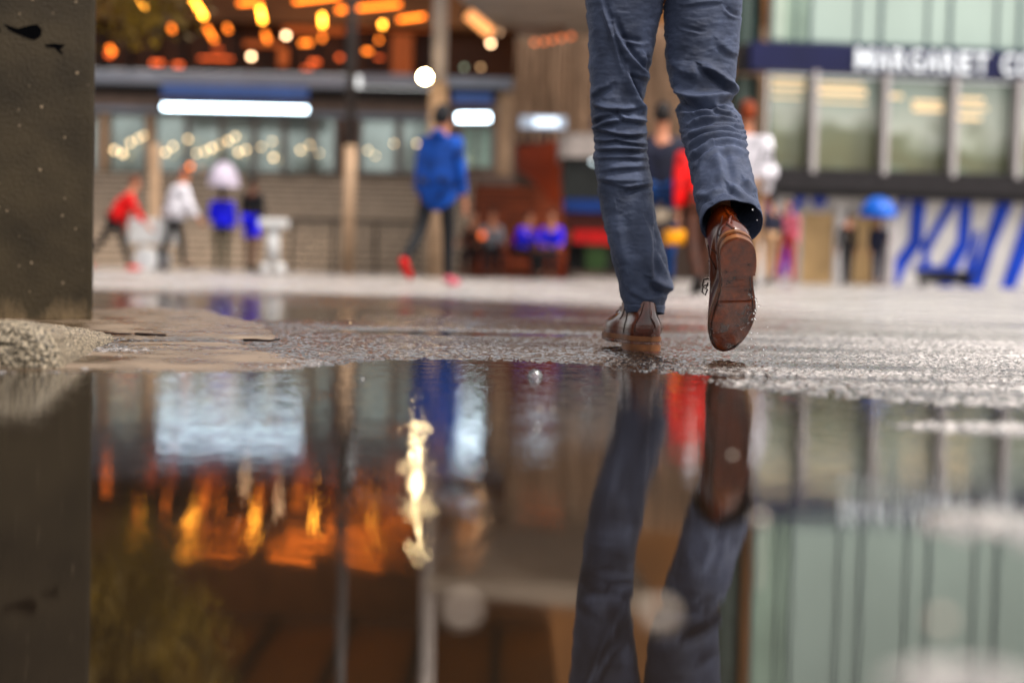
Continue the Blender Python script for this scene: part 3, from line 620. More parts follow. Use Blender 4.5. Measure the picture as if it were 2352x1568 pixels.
for i, pts in enumerate([[(2096, 455), (2118, 455), (2090, 520), (2078, 520)],
    [(2132, 455), (2160, 455), (2156, 560), (2128, 612), (2112, 664), (2080, 664), (2104, 600), (2130, 548)],
    [(2216, 455), (2238, 455), (2200, 540), (2186, 580), (2190, 620), (2172, 620), (2172, 560)],
    [(2252, 455), (2276, 455), (2274, 560), (2254, 612), (2242, 664), (2216, 664), (2226, 600), (2250, 548)],
    [(2340, 455), (2372, 455), (2340, 560), (2318, 664), (2290, 664), (2306, 600)],
    [(2150, 606), (2250, 606), (2250, 622), (2150, 622)],
    [(1832, 470), (1850, 470), (1836, 640), (1816, 640)],
    [(1856, 455), (1876, 455), (1866, 482), (1850, 482)], [(1898, 455), (1925, 455), (1920, 484), (1900, 484)],
    [(1756, 455), (1800, 455), (1792, 500), (1756, 500)],
    [(2292, 520), (2304, 520), (2290, 640), (2280, 660), (2268, 660)],
    [(2420, 455), (2450, 455), (2430, 560), (2400, 664), (2372, 664)], [(2520, 455), (2550, 455), (2520, 560), (2490, 664), (2460, 664)], [(2640, 455), (2670, 455), (2640, 560), (2600, 664), (2570, 664)]]):
    mxx = sum(p_[0] for p_ in pts)/len(pts); rpoly([((x-mxx)*(1.3 if len(pts) > 4 else 1.35)+mxx, y_) for x, y_ in pts] if x0_ok(pts) else pts, -0.001*i)
TAN = mat('tan_door', (0.50, 0.36, 0.22), 0.5, var=0.2, scale=1.5)
for x0, x1 in ((1868, 1946), (1990, 2050)):
    d = RB('door', [(x0, 490, x1, 656)], 0.9, 0.06, TAN)
    RB('frame', [(x0-8, 482, x0-0.5, 660), (x1+0.5, 482, x1+8, 660), (x0-8, 474, x1+8, 481.5)], 0.86, 0.12, FIN, d)
RB('post', [(2060, 453, 2078, 664)], 0.3, 0.25, FIN)
# letters
sg = empty('fascia_sign', rp_+Vector((0, -0.1, 0)), 'white capital letters MARGARET CO on the navy fascia', 'sign', rz=math.radians(5.5))
LET = mat('white_letter', (0.8, 0.82, 0.84), 0.4, emit=0.55, ecol=(.9, .95, 1), var=0.03)
x = 1956
zc0, zc1 = RZ(164), RZ(114)
for ch in 'MARGARET CO':
    if ch == ' ': x += 26; continue
    wpx = 42 if ch == 'M' else 32
    cu = bpy.data.curves.new('letter', 'FONT'); cu.body = ch; cu.extrude = 0.04; cu.offset = 0.02; cu.resolution_u = 4
    tmp = bpy.data.objects.new('tmp', cu); COL.objects.link(tmp)
    dg = bpy.context.evaluated_depsgraph_get(); me = bpy.data.meshes.new_from_object(tmp.evaluated_get(dg))
    bpy.data.objects.remove(tmp)
    co = np.array([v.co for v in me.vertices]); mn, mx_ = co.min(0), co.max(0)
    wm, hm = RX(x+wpx)-RX(x), zc1-zc0
    for v in me.vertices:
        a = (v.co.x-mn[0])/(mx_[0]-mn[0]); c = (v.co.y-mn[1])/(mx_[1]-mn[1])
        v.co = (RX(x)-rp_.x + a*wm, -0.06 - v.co.z*0.8 + 0.1, zc0+c*hm)
    me.materials.clear(); me.materials.append(LET)
    o = bpy.data.objects.new('letter', me); COL.objects.link(o); o.parent = sg
    x += wpx+7
# bench at the right
t_ = empty('bench', at(2170, 655, 35.5), 'dark low bench before the blue striped mural', 'bench')
P('seat', [(2112, 622, 2238, 632)], 35.5, 0.5, DARK, t_); P('leg', [(2118, 632.5, 2126, 657)], 35.55, 0.4, DARK, t_); P('leg', [(2222, 632.5, 2230, 657)], 35.55, 0.4, DARK, t_); P('panel', [(2128, 633, 2220, 652)], 35.7, 0.05, BAND, t_)
# ------------------------------------------------------------------ tree
LEAFT = mat('tree_leaf', (0.26, 0.17, 0.01), 0.5, var=0.6, scale=1.2)
TD = 14.0; tx = at(60, 600, TD).x
tr = empty('street_tree', (tx, TD, 0), 'olive green tree behind the concrete pillar, crown hanging over the top left corner', 'tree')
bm = NB(); limbs = []
tube(bm, [(tx, TD, 0), (tx+.03, TD, 1.6), (tx+.1, TD, 3.0), (tx+.2, TD, 4.6)], [.14, .11, .085, .03], 12)
for i in range(9):
    a = random.uniform(-.6, 1.9); z0 = 2.2+i*.28; L_ = random.uniform(.7, 1.5)
    e_ = Vector((tx+math.cos(a)*L_+.1, TD+math.sin(a)*L_*.6-.2, z0+L_*.5)); s_ = Vector((tx+.06, TD, z0))
    tube(bm, [s_, (s_+e_)/2+Vector((0, 0, .08)), e_], [.04, .025, .008], 7); limbs.append(e_)
obj('trunk', bm, mat('bark', (0.05, 0.035, 0.025), 0.8, bump=.5, bscale=30), tr)
bm = NB()
clumps = []
cx = at(275, 0, TD).x
for i in range(210):
    th = random.uniform(0, 2*math.pi); ph = math.acos(random.uniform(-1, 1)); rr_ = random.random()**.4
    c = Vector((cx+math.cos(th)*math.sin(ph)*rr_*1.05, TD+math.sin(th)*math.sin(ph)*rr_*1.1, 3.95+math.cos(ph)*rr_*1.65))
    clumps.append(c)
for c in clumps:
    for j in range(70): leafq(bm, c+Vector((random.gauss(0, .13), random.gauss(0, .13), random.gauss(0, .11))), 0.095)
obj('crown', bm, LEAFT, tr)
# ------------------------------------------------------------------ people
SKINS = []
def skin_obj(name, pts, edges, rad, m, parent, root=0, sub=2):
    bm = NB(); lay = bm.verts.layers.skin.verify(); vs = [bm.verts.new(p) for p in pts]
    for v, r_ in zip(vs, rad):
        v[lay].radius = r_ if isinstance(r_, tuple) else (r_, r_)
    vs[root][lay].use_root = True
    for a, b2 in edges: bm.edges.new((vs[a], vs[b2]))
    me = bpy.data.meshes.new(name); bm.to_mesh(me); bm.free()
    o = bpy.data.objects.new(name, me); COL.objects.link(o); o.parent = parent
    md = o.modifiers.new('s', 'SKIN'); md.use_smooth_shade = True
    md = o.modifiers.new('u', 'SUBSURF'); md.levels = sub; md.render_levels = sub
    SKINS.append((o, m)); return o
def bake():
    dg = bpy.context.evaluated_depsgraph_get()
    res = [(o, m, bpy.data.meshes.new_from_object(o.evaluated_get(dg))) for o, m in SKINS]
    for o, m, me in res:
        o.modifiers.clear(); o.data = me; me.materials.clear(); me.materials.append(m)
        me.polygons.foreach_set('material_index', [0]*len(me.polygons)); me.polygons.foreach_set('use_smooth', [True]*len(me.polygons))
    SKINS.clear()
SKIN = mat('skin', (0.52, 0.26, 0.18), 0.5, var=0.1)
SKIND = mat('skin_dark', (0.16, 0.07, 0.045), 0.5, var=0.1)
def person(loc, yaw, H, label, top, legs, hair, shoe=None, skin=SKIN, lean=0, legsA=((10, 5), (-10, 15)), arms=((5, 10), (-5, 10)), sit=False, hood=None, shorts=None, bulk=1.0, hairname='hair', group='people crossing the square', headdown=0, armout=6, long=0.0):
    """yaw: facing direction, 0 = +Y (away from the camera); legsA: (thigh forward deg, knee bend deg) left, right; arms: (upper forward deg, elbow bend deg)"""
    t_ = empty('person', loc, label, 'person', group, rz=yaw)
    s = H/1.75; D2 = math.radians
    hipz = 0.47 if sit else None
    def leg(side, A):
        th, kb = D2(A[0]), D2(A[1])
        hip = Vector((side*.095, 0, 0)); kn = hip+Vector((side*.01, math.sin(th), -math.cos(th)))*.43
        an = kn+Vector((0, math.sin(th-kb), -math.cos(th-kb)))*.41
        toe = an+Vector((side*.02, math.cos(th-kb), math.sin(th-kb)))*.16+Vector((0, 0, -.045 if abs(th-kb) < .4 else -.02))
        return hip, kn, an, toe
    Ls, Rs = leg(-1, legsA[0]), leg(1, legsA[1])
    low = min(Ls[2].z, Rs[2].z, Ls[3].z+.03, Rs[3].z+.03)
    pz = -low+.075
    pel = Vector((0, 0, pz))
    Ls = [p+pel for p in Ls]; Rs = [p+pel for p in Rs]
    ln = D2(lean); ax = Vector((0, math.sin(ln), math.cos(ln)))
    ws = pel+ax*.18; ch = pel+ax*.38; nk = pel+ax*.52
    hd = D2(lean*.6+headdown); ha = Vector((0, math.sin(hd), math.cos(hd)))
    h0 = nk+ha*.10; h1 = nk+ha*.17; h2 = nk+ha*.24; fwd = Vector((0, math.cos(hd), -math.sin(hd)))
    def arm(side, A):
        a, e = D2(A[0]), D2(A[0]+A[1]); o_ = math.sin(D2(armout))
        sh = ch+ax*.06+Vector((side*.18, 0, 0)); el = sh+Vector((side*o_, math.sin(a), -math.cos(a))).normalized()*.29
        wr = el+Vector((side*o_*.3, math.sin(e), -math.cos(e))).normalized()*.25; d = (wr-el).normalized()
        return sh, el, wr, d
    La, Ra = arm(-1, arms[0]), arm(1, arms[1])
    sc = lambda v: tuple(v*s)
    pts = [pel, ws, ch, nk, h0, h1, h2]; rad = [(.13, .09), (.12, .085), (.14, .095), .052, (.066, .075), (.075, .09), (.06, .075)]
    ed = [(0, 1), (1, 2), (2, 3), (3, 4), (4, 5), (5, 6)]
    pts.append(h0+fwd*.105+ha*.03); rad.append(.014); ed.append((4, 7))     # nose
    for side, A in ((-1, La), (1, Ra)):
        i = len(pts); sh, el, wr, d = A
        pts += [sh, el, wr, wr+d*.07]; rad += [.05, .04, .028, (.034, .018)]; ed += [(2, i), (i, i+1), (i+1, i+2), (i+2, i+3)]
        sidev = Vector((0, 1, 0)) if abs(d.y) < .8 else Vector((0, 0, 1))
        for q, (o_, l_) in enumerate(((-.026, .065), (-.009, .078), (.009, .074), (.026, .058))):
            j = len(pts); pts += [wr+d*.095+sidev*o_, wr+d*(.1+l_)+sidev*o_*1.3+Vector((-side*.012, 0, 0))]; rad += [.009, .007]; ed += [(i+3, j), (j, j+1)]
        j = len(pts); pts += [wr+d*.05+sidev*.045, wr+d*.09+sidev*.058]; rad += [.01, .008]; ed += [(i+2, j), (j, j+1)]
    for Lg in (Ls, Rs):
        i = len(pts); pts += Lg; rad += [.078, .052, .036, .03]; ed += [(0, i), (i, i+1), (i+1, i+2), (i+2, i+3)]
    skin_obj('body', [sc(p) for p in pts], ed, [tuple(q*s for q in r_) if isinstance(r_, tuple) else r_*s for r_ in rad], skin, t_, 0, 1)
    B = bulk
    def arr(pts, rad, ed, nm, m, root=0, sub=2):
        return skin_obj(nm, [sc(p) for p in pts], ed, [tuple(q*s for q in r_) if isinstance(r_, tuple) else r_*s for r_ in rad], m, t_, root, sub)
    arr([pel-ax*(.06+long), pel+ax*.03, ws, ch, nk-ax*.05, La[0], La[1], La[2]-La[3]*.02, Ra[0], Ra[1], Ra[2]-Ra[3]*.02],
        [(.168*B, .14*B), (.17*B, .135*B), (.155*B, .125*B), (.165*B, .125*B), (.075*B, .075*B), .072*B, .056*B, .042*B, .072*B, .056*B, .042*B],
        [(0, 1), (1, 2), (2, 3), (3, 4), (3, 5), (5, 6), (6, 7), (3, 8), (8, 9), (9, 10)], 'jacket', top, 2)
    if shorts is None:
        arr([pel, *Ls[:3], *Rs[:3]], [(.145, .11), .09, .066, .048, .09, .066, .048], [(0, 1), (1, 2), (2, 3), (0, 4), (4, 5), (5, 6)], 'trousers', legs)
    else:
        arr([pel, Ls[0], Ls[1]*.8+Ls[0]*.2, Rs[0], Rs[1]*.8+Rs[0]*.2], [(.145, .11), .09, .075, .09, .075], [(0, 1), (1, 2), (0, 3), (3, 4)], 'shorts', legs)
    for sk_, Lg in enumerate((Ls, Rs)):
        d = (Lg[3]-Lg[2])
        arr([Lg[2]-d*.25, Lg[2]+d*.35-Vector((0, 0, .02)), Lg[3]+d*.3], [.044, (.046, .045), (.036, .028)], [(0, 1), (1, 2)], 'shoe', (C_PINK if (hairname == 'beanie' and sk_) else shoe) or DARK)
    back = -fwd
    arr([h0+back*.03-ha*.01, h1+back*.028, h2+back*.012+ha*.012, h2+fwd*.04], [.06, (.085, .085), (.078, .08), .05], [(0, 1), (1, 2), (2, 3)], hairname, hair)
    if hairname == 'beanie': arr([h0+back*.035-ha*.03, h1+back*.02, h2+ha*.02], [.07, (.098, .1), (.08, .085)], [(0, 1), (1, 2)], 'beanie_cuff', hair)
    if hood: arr([nk+back*.035+ha*.035, nk+back*.09-ha*.07], [.098, .085], [(0, 1)], 'hood', hood)
    return t_
def cm(n, c, r_=.7): return mat(n, c, r_, var=.55, scale=7, bump=.2, bscale=25)
C_RED, C_WHITE, C_BLUE, C_ROYAL = cm('red_cloth', (.72, .02, .02)), cm('white_cloth', (.85, .83, .88)), cm('blue_cloth', (.015, .10, .42)), cm('royal_blue_cloth', (.02, .04, .80))
C_BLACK, C_NAVY, C_TAN, C_OLIVE, C_HAIR, C_ORANGE = cm('black_cloth', (.012, .012, .016)), cm('navy_cloth', (.02, .024, .06)), cm('tan_cloth', (.45, .30, .2)), cm('olive_cloth', (.035, .04, .02)), cm('dark_hair', (.015, .01, .01)), cm('orange_cloth', (.6, .08, .02))
C_PINK, C_GREY, C_REDSH, C_BROWN = cm('pink_cloth', (.65, .2, .25)), cm('grey_cloth', (.25, .25, .27)), cm('red_shoe_leather', (.7, .03, .01)), cm('brown_cloth', (.10, .035, .02))
C_AUB = cm('auburn_hair', (.25, .06, .03))
def G(px, D, py=600): p = at(px, py, D); return Vector((p.x, D, 0))
pi = math.pi
# hooded person in blue
hp = person(G(1003, 14.3), math.radians(-28), 1.84, 'person in a blue hooded jacket and black beanie walking away, one red shoe sole lifted', C_BLUE, C_BLACK, C_BLACK, shoe=C_REDSH, lean=5, legsA=((-19, 26), (5, 4)), arms=((-10, 12), (6, 14)), hood=C_BLUE, bulk=1.2, long=.18, armout=2, hairname='beanie')
bm = NB()
for sx_ in (1,):
    pass
person(G(262, 24), -math.radians(75), 1.75, 'stooping person in a red top and black trousers beside the concrete pillar', C_RED, C_BLACK, C_AUB, shoe=C_REDSH, lean=32, legsA=((-28, 15), (22, 10)), arms=((-12, 10), (25, 15)), bulk=1.2)
person(G(398, 24.2), -math.radians(60), 1.78, 'person in a white pullover and black trousers leaning forward beside the white cart', C_WHITE, C_BLACK, C_AUB, lean=14, legsA=((-12, 8), (14, 8)), arms=((-6, 10), (18, 20)), bulk=1.45, long=.06, headdown=10)
person(G(508, 24.5), math.radians(5), 1.50, 'person in a royal blue jacket standing under the pale umbrella', C_ROYAL, C_OLIVE, C_HAIR, skin=SKIND, legsA=((4, 2), (-3, 2)), arms=((5, 90), (8, 18)), bulk=1.3)
person(G(578, 24.9), math.radians(-20), 1.72, 'slim dark person with royal blue shorts beside the white pedestal stand', C_BLACK, C_ROYAL, C_HAIR, skin=SKIND, legsA=((2, 2), (-6, 4)), bulk=.85, shorts=True)
# umbrella helper
def umbrella(loc, ztop, R_, hgt, m, lab, hand):
    t_ = empty('umbrella', loc, lab, 'umbrella')
    bm = NB(); n = 16; rings = []
    for j in range(7):
        f_ = j/6; rings.append([bm.verts.new(Vector(loc)+Vector((math.cos(2*pi*i/n)*R_*math.sin(f_*pi/2)*(1-.04*(i % 2)*f_), math.sin(2*pi*i/n)*R_*math.sin(f_*pi/2)*(1-.04*(i % 2)*f_), ztop-hgt*(1-math.cos(f_*pi/2))))) for i in range(n)] if j else [bm.verts.new(Vector(loc)+Vector((0, 0, ztop)))])
    for i in range(n): bm.faces.new((rings[0][0], rings[1][i], rings[1][(i+1) % n]))
    for A, B2 in zip(rings[1:], rings[2:]):
        for i in range(n): bm.faces.new((A[i], B2[i], B2[(i+1) % n], A[(i+1) % n]))
    obj('canopy', bm, m, t_, True)
    bm = NB(); tube(bm, [Vector(loc)+Vector((0, 0, ztop-.005)), Vector(loc)+Vector((0, 0, hand))], .008, 8); obj('shaft', bm, DARK, t_)
    bm = NB()
    for i in range(8):
        a = 2*pi*i/8; tube(bm, [Vector(loc)+Vector((0, 0, ztop-.02)), Vector(loc)+Vector((math.cos(a)*R_*.7, math.sin(a)*R_*.7, ztop-hgt*.31)), Vector(loc)+Vector((math.cos(a)*R_*.98, math.sin(a)*R_*.98, ztop-hgt*.93))], .004, 5)
    obj('rib', bm, DARK, t_)
pg = G(511, 24.3); umbrella(pg, at(511, 372, 24.3).z, .27, .42, mat('pale_umbrella', (.55, .5, .58), .5), 'closed down pale lilac umbrella over the person in the royal blue jacket', at(511, 372, 24.3).z-.6)
# white cart
cp = G(345, 24.4); t_ = empty('hand_cart', cp, 'white box cart with round white wheel between the red and the white pullover person', 'cart')
WHT = mat('white_enamel', (.7, .7, .7), .35, var=.08)
z0 = at(345, 560, 24.4).z; z1 = at(345, 503, 24.4).z; kx = 24.4/F_PX
bm = NB(); box(bm, cp.x-45*kx, cp.x+45*kx, 24.2, 24.9, z0, z1, .02); obj('box', bm, WHT, t_)
for yy in (24.1, 25.0):
    bm = NB(); c = Vector((cp.x, yy, .21)); bmesh.ops.create_cone(bm, cap_ends=True, segments=28, radius1=.2, radius2=.2, depth=.05, matrix=Matrix.Translation(c) @ Matrix.Rotation(pi/2, 4, 'X')); o = obj('wheel', bm, WHT, t_)
    bm = NB(); bmesh.ops.create_cone(bm, cap_ends=True, segments=16, radius1=.04, radius2=.04, depth=.08, matrix=Matrix.Translation(c) @ Matrix.Rotation(pi/2, 4, 'X')); obj('hub', bm, BEAM, o)
bm = NB(); tube(bm, [(cp.x-44*kx, 24.3, z1-.05), (cp.x-70*kx, 24.3, z1+.12)], .015); obj('handle', bm, BEAM, t_)
bm = NB(); tube(bm, [(cp.x-.2, 24.5, z0), (cp.x-.28, 24.5, 0.0)], .02); tube(bm, [(cp.x+.2, 24.5, z0), (cp.x+.28, 24.5, 0.0)], .02); obj('leg', bm, BEAM, t_)
# white pedestal stand
cp = G(627, 23.6); kx = 23.6/F_PX; t_ = empty('pedestal_stand', cp, 'white T shaped pedestal stand left of the black railing', 'stand')
zt = at(627, 503, 23.6).z; bm = NB(); box(bm, cp.x-32*kx, cp.x+32*kx, 23.45, 23.8, zt-.14, zt, .03); obj('top', bm, WHT, t_)
bm = NB(); tube(bm, [(cp.x, 23.6, zt-.141), (cp.x, 23.6, .2)], .1, 20); obj('post', bm, WHT, t_, True)
for s_ in (-1, 1): bm = NB(); ball(bm, (cp.x+s_*.11, 23.6, .1), .1, (1, 1, 1)); obj('foot', bm, WHT, t_, True)
# leaning poles behind (tan posters)
o = P('poster_board', [(560, 470, 590, 545)], 26.5, .05, mat('poster_tan', (.5, .3, .18), .6), None); tag(o, 'narrow tan board standing between the two royal blue figures', 'board')
o = P('timber_post', [(344, 330, 362, 520)], 27.5, .2, BEIGE, None); tag(o, 'pale timber post rising from the stairs left of the pale umbrella', 'post')
# walkers between and beside the legs
person(G(1512, 13.4), math.radians(-6), 1.80, 'person in a dark navy jacket walking away between the trouser legs', C_NAVY, cm('denim_cloth', (.03, .08, .25)), C_HAIR, lean=3, legsA=((-12, 14), (14, 6)), arms=((-8, 10), (6, 20)), bulk=1.1)
person(G(1600, 13.0), math.radians(10), 1.62, 'person in a bright red jacket and white cap behind the raised trouser leg', C_RED, C_BROWN, C_WHITE, lean=6, legsA=((-18, 18), (14, 8)), arms=((-16, 12), (8, 18)), bulk=1.15, hairname='cap')
person(G(1706, 13.6), math.radians(-4), 1.83, 'auburn haired person in a white shirt right of the raised trouser leg', C_WHITE, C_TAN, C_AUB, legsA=((-10, 10), (10, 6)), arms=((-5, 10), (12, 30)), bulk=1.1)
def bag(px, py, D, r_, m, lab):
    p = at(px, py, D); t_ = empty('shoulder_bag', p, lab, 'bag'); bm = NB(); box(bm, p.x-r_, p.x+r_, p.y-r_*.4, p.y+r_*.4, p.z-r_*.62, p.z+r_*.62, r_*.3); obj('pouch', bm, m, t_, True)
    bm = NB(); tube(bm, [p+Vector((-r_*.8, 0, r_*.5)), p+Vector((-r_*.5, 0, r_*2)), p+Vector((r_*.5, 0, r_*2)), p+Vector((r_*.8, 0, r_*.5))], .01, 6); obj('strap', bm, DARK, t_)
bag(1552, 545, 12.9, .11, cm('yellow_bag', (.8, .38, .05)), 'orange yellow bag hanging at knee height between the trouser legs')
bag(1525, 495, 13.1, .1, cm('cream_bag', (.6, .52, .42)), 'cream bag above the orange yellow one between the trouser legs')
bag(1762, 395, 13.3, .1, C_WHITE, 'white bag on the shoulder of the person in the white shirt')
# right side people
person(G(1768, 26.5), 0.3, 1.68, 'person in a navy top and tan trousers beside the raised trouser cuff', C_NAVY, C_TAN, C_HAIR, legsA=((-6, 5), (8, 5)))
person(G(1806, 27.0), 2.6, 1.62, 'person in a pink and orange coat near the blue mural stripe', C_PINK, C_ORANGE, C_HAIR, legsA=((-4, 4), (8, 4)), bulk=1.1)
person(G(1945, 33.0), 0.1, 1.70, 'thin dark figure standing in front of the tan doors', C_BLACK, C_BLACK, C_HAIR, bulk=.85, legsA=((-4, 4), (5, 4)))
person(G(2016, 33.0), 3.0, 1.62, 'person in dark clothes standing under the bright blue umbrella', C_NAVY, C_NAVY, C_HAIR, bulk=1.1, legsA=((-8, 6), (12, 6)), arms=((5, 95), (5, 10)))
pg = G(2012, 32.9); zt = at(2012, 452, 32.9).z; umbrella(pg, zt, .43, .46, mat('blue_umbrella', (.005, .16, .62), .4), 'bright blue open umbrella in front of the tan doors', zt-.85)
# seated people
def chair(px, D, m, lab):
    p = G(px, D); t_ = empty('cafe_chair', p, lab, 'chair', 'cafe chairs at the foot of the red stairs')
    bm = NB(); box(bm, p.x-.22, p.x+.22, D-.22, D+.22, .43, .46, .01); obj('seat', bm, m, t_)
    bm = NB(); box(bm, p.x-.22, p.x+.22, D+.21, D+.24, .5, .88, .01); obj('backrest', bm, m, t_)
    for a, b2 in ((-1, -1), (1, -1), (-1, 1), (1, 1)):
        bm = NB(); tube(bm, [(p.x+a*.2, D+b2*.2, .43), (p.x+a*.22, D+b2*.23, 0)], .014, 6); obj('leg', bm, m, t_)
CH = mat('rust_chair', (.35, .06, .02), .5)
for px, D, yw, tp, lab, clab in [(1090, 28.6, pi-.4, C_BROWN, 'seated person in a dark maroon top, leftmost at the foot of the red stairs', 'rust coloured cafe chair under the person in the maroon top'), (1128, 28.2, pi+.2, C_GREY, 'pale faced person seated facing the square in a grey top', 'rust coloured cafe chair under the pale faced person in grey'), (1192, 28.0, pi+.9, C_ROYAL, 'seated person in a royal blue jacket leaning over a table', 'rust coloured cafe chair under the person leaning in royal blue'), (1266, 28.1, pi-.2, C_ROYAL, 'upright seated person in a royal blue jacket, nearest the green bin', 'rust coloured cafe chair under the person nearest the green bin')]:
    chair(px, D+.1, CH, clab)
    o = person(G(px, D), yw, 1.7, lab, tp, C_BLACK, C_HAIR, lean=22 if 'leaning' in lab else 4, legsA=((80, 82), (84, 84)), arms=((20, 55), (25, 50)), sit=True, group='people seated by the red stairs')
def table(px, D, lab):
    p = G(px, D); t_ = empty('cafe_table', p, lab, 'table', 'cafe tables at the foot of the red stairs')
    bm = NB(); bmesh.ops.create_cone(bm, cap_ends=True, segments=28, radius1=.36, radius2=.36, depth=.03, matrix=Matrix.Translation((p.x, D, .73))); obj('tabletop', bm, DARK, t_)
    bm = NB(); tube(bm, [(p.x, D, .714), (p.x, D, .03)], .03); obj('pole', bm, DARK, t_)
    bm = NB(); bmesh.ops.create_cone(bm, cap_ends=True, segments=20, radius1=.24, radius2=.2, depth=.03, matrix=Matrix.Translation((p.x, D, .016))); obj('base', bm, DARK, t_)
table(1110, 27.3, 'round black cafe table before the pale faced seated person'); table(1230, 27.2, 'round black cafe table between the two royal blue seated people'); table(1305, 28.8, 'round black cafe table beside the green bin')
def glassy(px, py, D, r_, m, lab):
    p = at(px, py, D); bm = NB(); tube(bm, [p-Vector((0, 0, r_)), p-Vector((0, 0, r_*.3)), p+Vector((0, 0, r_))], [r_*.7, r_, r_*.8], 12); tag(obj('table_lantern', bm, m, None, True, origin=p), lab, 'lantern')
glassy(1107, 541, 27.3, .06, emis('orange_lantern', (1, .2, .05), 1.2), 'small glowing orange lantern on the cafe table before the pale faced person')
# ------------------------------------------------------------------ MAIN PERSON
DEN, t, b = nt('navy_twill'); N = t.nodes.new; L = t.links.new
tc = N('ShaderNodeTexCoord'); n1 = N('ShaderNodeTexNoise'); n1.inputs['Scale'].default_value = 14; n1.inputs['Detail'].default_value = 7; L(tc.outputs['Object'], n1.inputs['Vector'])
r = N('ShaderNodeValToRGB'); r.color_ramp.elements[0].position = .3; r.color_ramp.elements[1].position = .72
r.color_ramp.elements[0].color = (.040, .050, .085, 1); r.color_ramp.elements[1].color = (.115, .138, .210, 1); L(n1.outputs['Fac'], r.inputs['Fac']); L(r.outputs[0], b.inputs['Base Color'])
b.inputs['Roughness'].default_value = .62; b.inputs['Sheen Weight'].default_value = .08; b.inputs['Specular IOR Level'].default_value = .15; b.inputs['Sheen Roughness'].default_value = .4; b.inputs['Sheen Tint'].default_value = (.6, .65, .9, 1)
wv = N('ShaderNodeTexWave'); wv.inputs['Scale'].default_value = 420; wv.bands_direction = 'DIAGONAL'; L(tc.outputs['Object'], wv.inputs['Vector'])
n2 = N('ShaderNodeTexNoise'); n2.inputs['Scale'].default_value = 55; n2.inputs['Detail'].default_value = 4; L(tc.outputs['Object'], n2.inputs['Vector'])
bb = N('ShaderNodeBump'); bb.inputs['Strength'].default_value = .35; bb.inputs['Distance'].default_value = .0012; L(wv.outputs['Fac'], bb.inputs['Height'])
b3 = N('ShaderNodeBump'); b3.inputs['Strength'].default_value = .35; b3.inputs['Distance'].default_value = .004; L(n2.outputs['Fac'], b3.inputs['Height']); L(b3.outputs[0], bb.inputs['Normal']); L(bb.outputs[0], b.inputs['Normal'])
def Zp(pts, oy=0): return [(x*.29297+1320.7, y*.29297+oy) for x, y in pts]
LZ, LZ2 = 0.0, 402.0
# strokes: (points, amplitude m, width px, asymmetry)
ST_L = [(Zp(p), a, w_, s_) for p, a, w_, s_ in [
    ([(150, 820), (250, 855), (400, 860), (480, 845)], .0065, 5.5, 1), ([(140, 950), (220, 905), (290, 885)], .005, 5, 1),
    ([(160, 1005), (260, 960), (380, 940)], .006, 5, 1), ([(355, 890), (385, 935), (460, 940), (560, 950)], .007, 5, 1),
    ([(130, 1010), (230, 1020), (320, 1050), (430, 1060), (545, 1045)], .006, 5, 1), ([(160, 1100), (260, 1105), (370, 1085)], .005, 4.5, 1),
    ([(340, 1100), (430, 1120), (560, 1130)], .005, 4.5, 1), ([(170, 1170), (350, 1165), (560, 1170)], .006, 5, 1),
    ([(205, 0), (270, 200), (330, 400), (380, 600)], .004, 5, -1), ([(290, 170), (340, 300), (420, 430), (510, 550), (570, 590)], .008, 7, -1),
    ([(400, 530), (440, 680), (490, 800), (560, 880)], .009, 6.5, -1), ([(430, 560), (500, 600), (570, 620)], .003, 4, 1),
    ([(120, 760), (200, 700), (280, 660)], .004, 6, 1), ([(170, 1240), (380, 1230), (570, 1240)], .0035, 5, 1), ([(190, 1330), (400, 1310), (580, 1300)], .003, 6, 1),
    ([(200, 1400), (420, 1420), (590, 1400)], .003, 6, 1), ([(370, 1490), (500, 1450), (600, 1440)], .004, 6, 1), ([(360, 280), (430, 310), (540, 330)], -.004, 5, 1), ([(540, 430), (560, 560)], .004, 5, -1)]]
ST_L += [(Zp(p, 402-0), a, w_, s_) for p, a, w_, s_ in [([(180, 30), (400, 90), (590, 60)], .003, 6, 1),
    ([(555, 380), (590, 540), (590, 700), (600, 820)], .006, 9, -1), ([(600, 820), (680, 880), (760, 900)], .009, 8, 1), ([(600, 250), (610, 450), (640, 560)], .003, 5, -1),
    ([(520, 960), (620, 930), (710, 905)], -.0025, 7, 1), ([(430, 900), (520, 960), (640, 990)], .003, 7, 1), ([(330, 300), (350, 500), (400, 700)], .003, 14, -1), ([(640, 600), (680, 700), (720, 780)], .003, 6, -1)]]
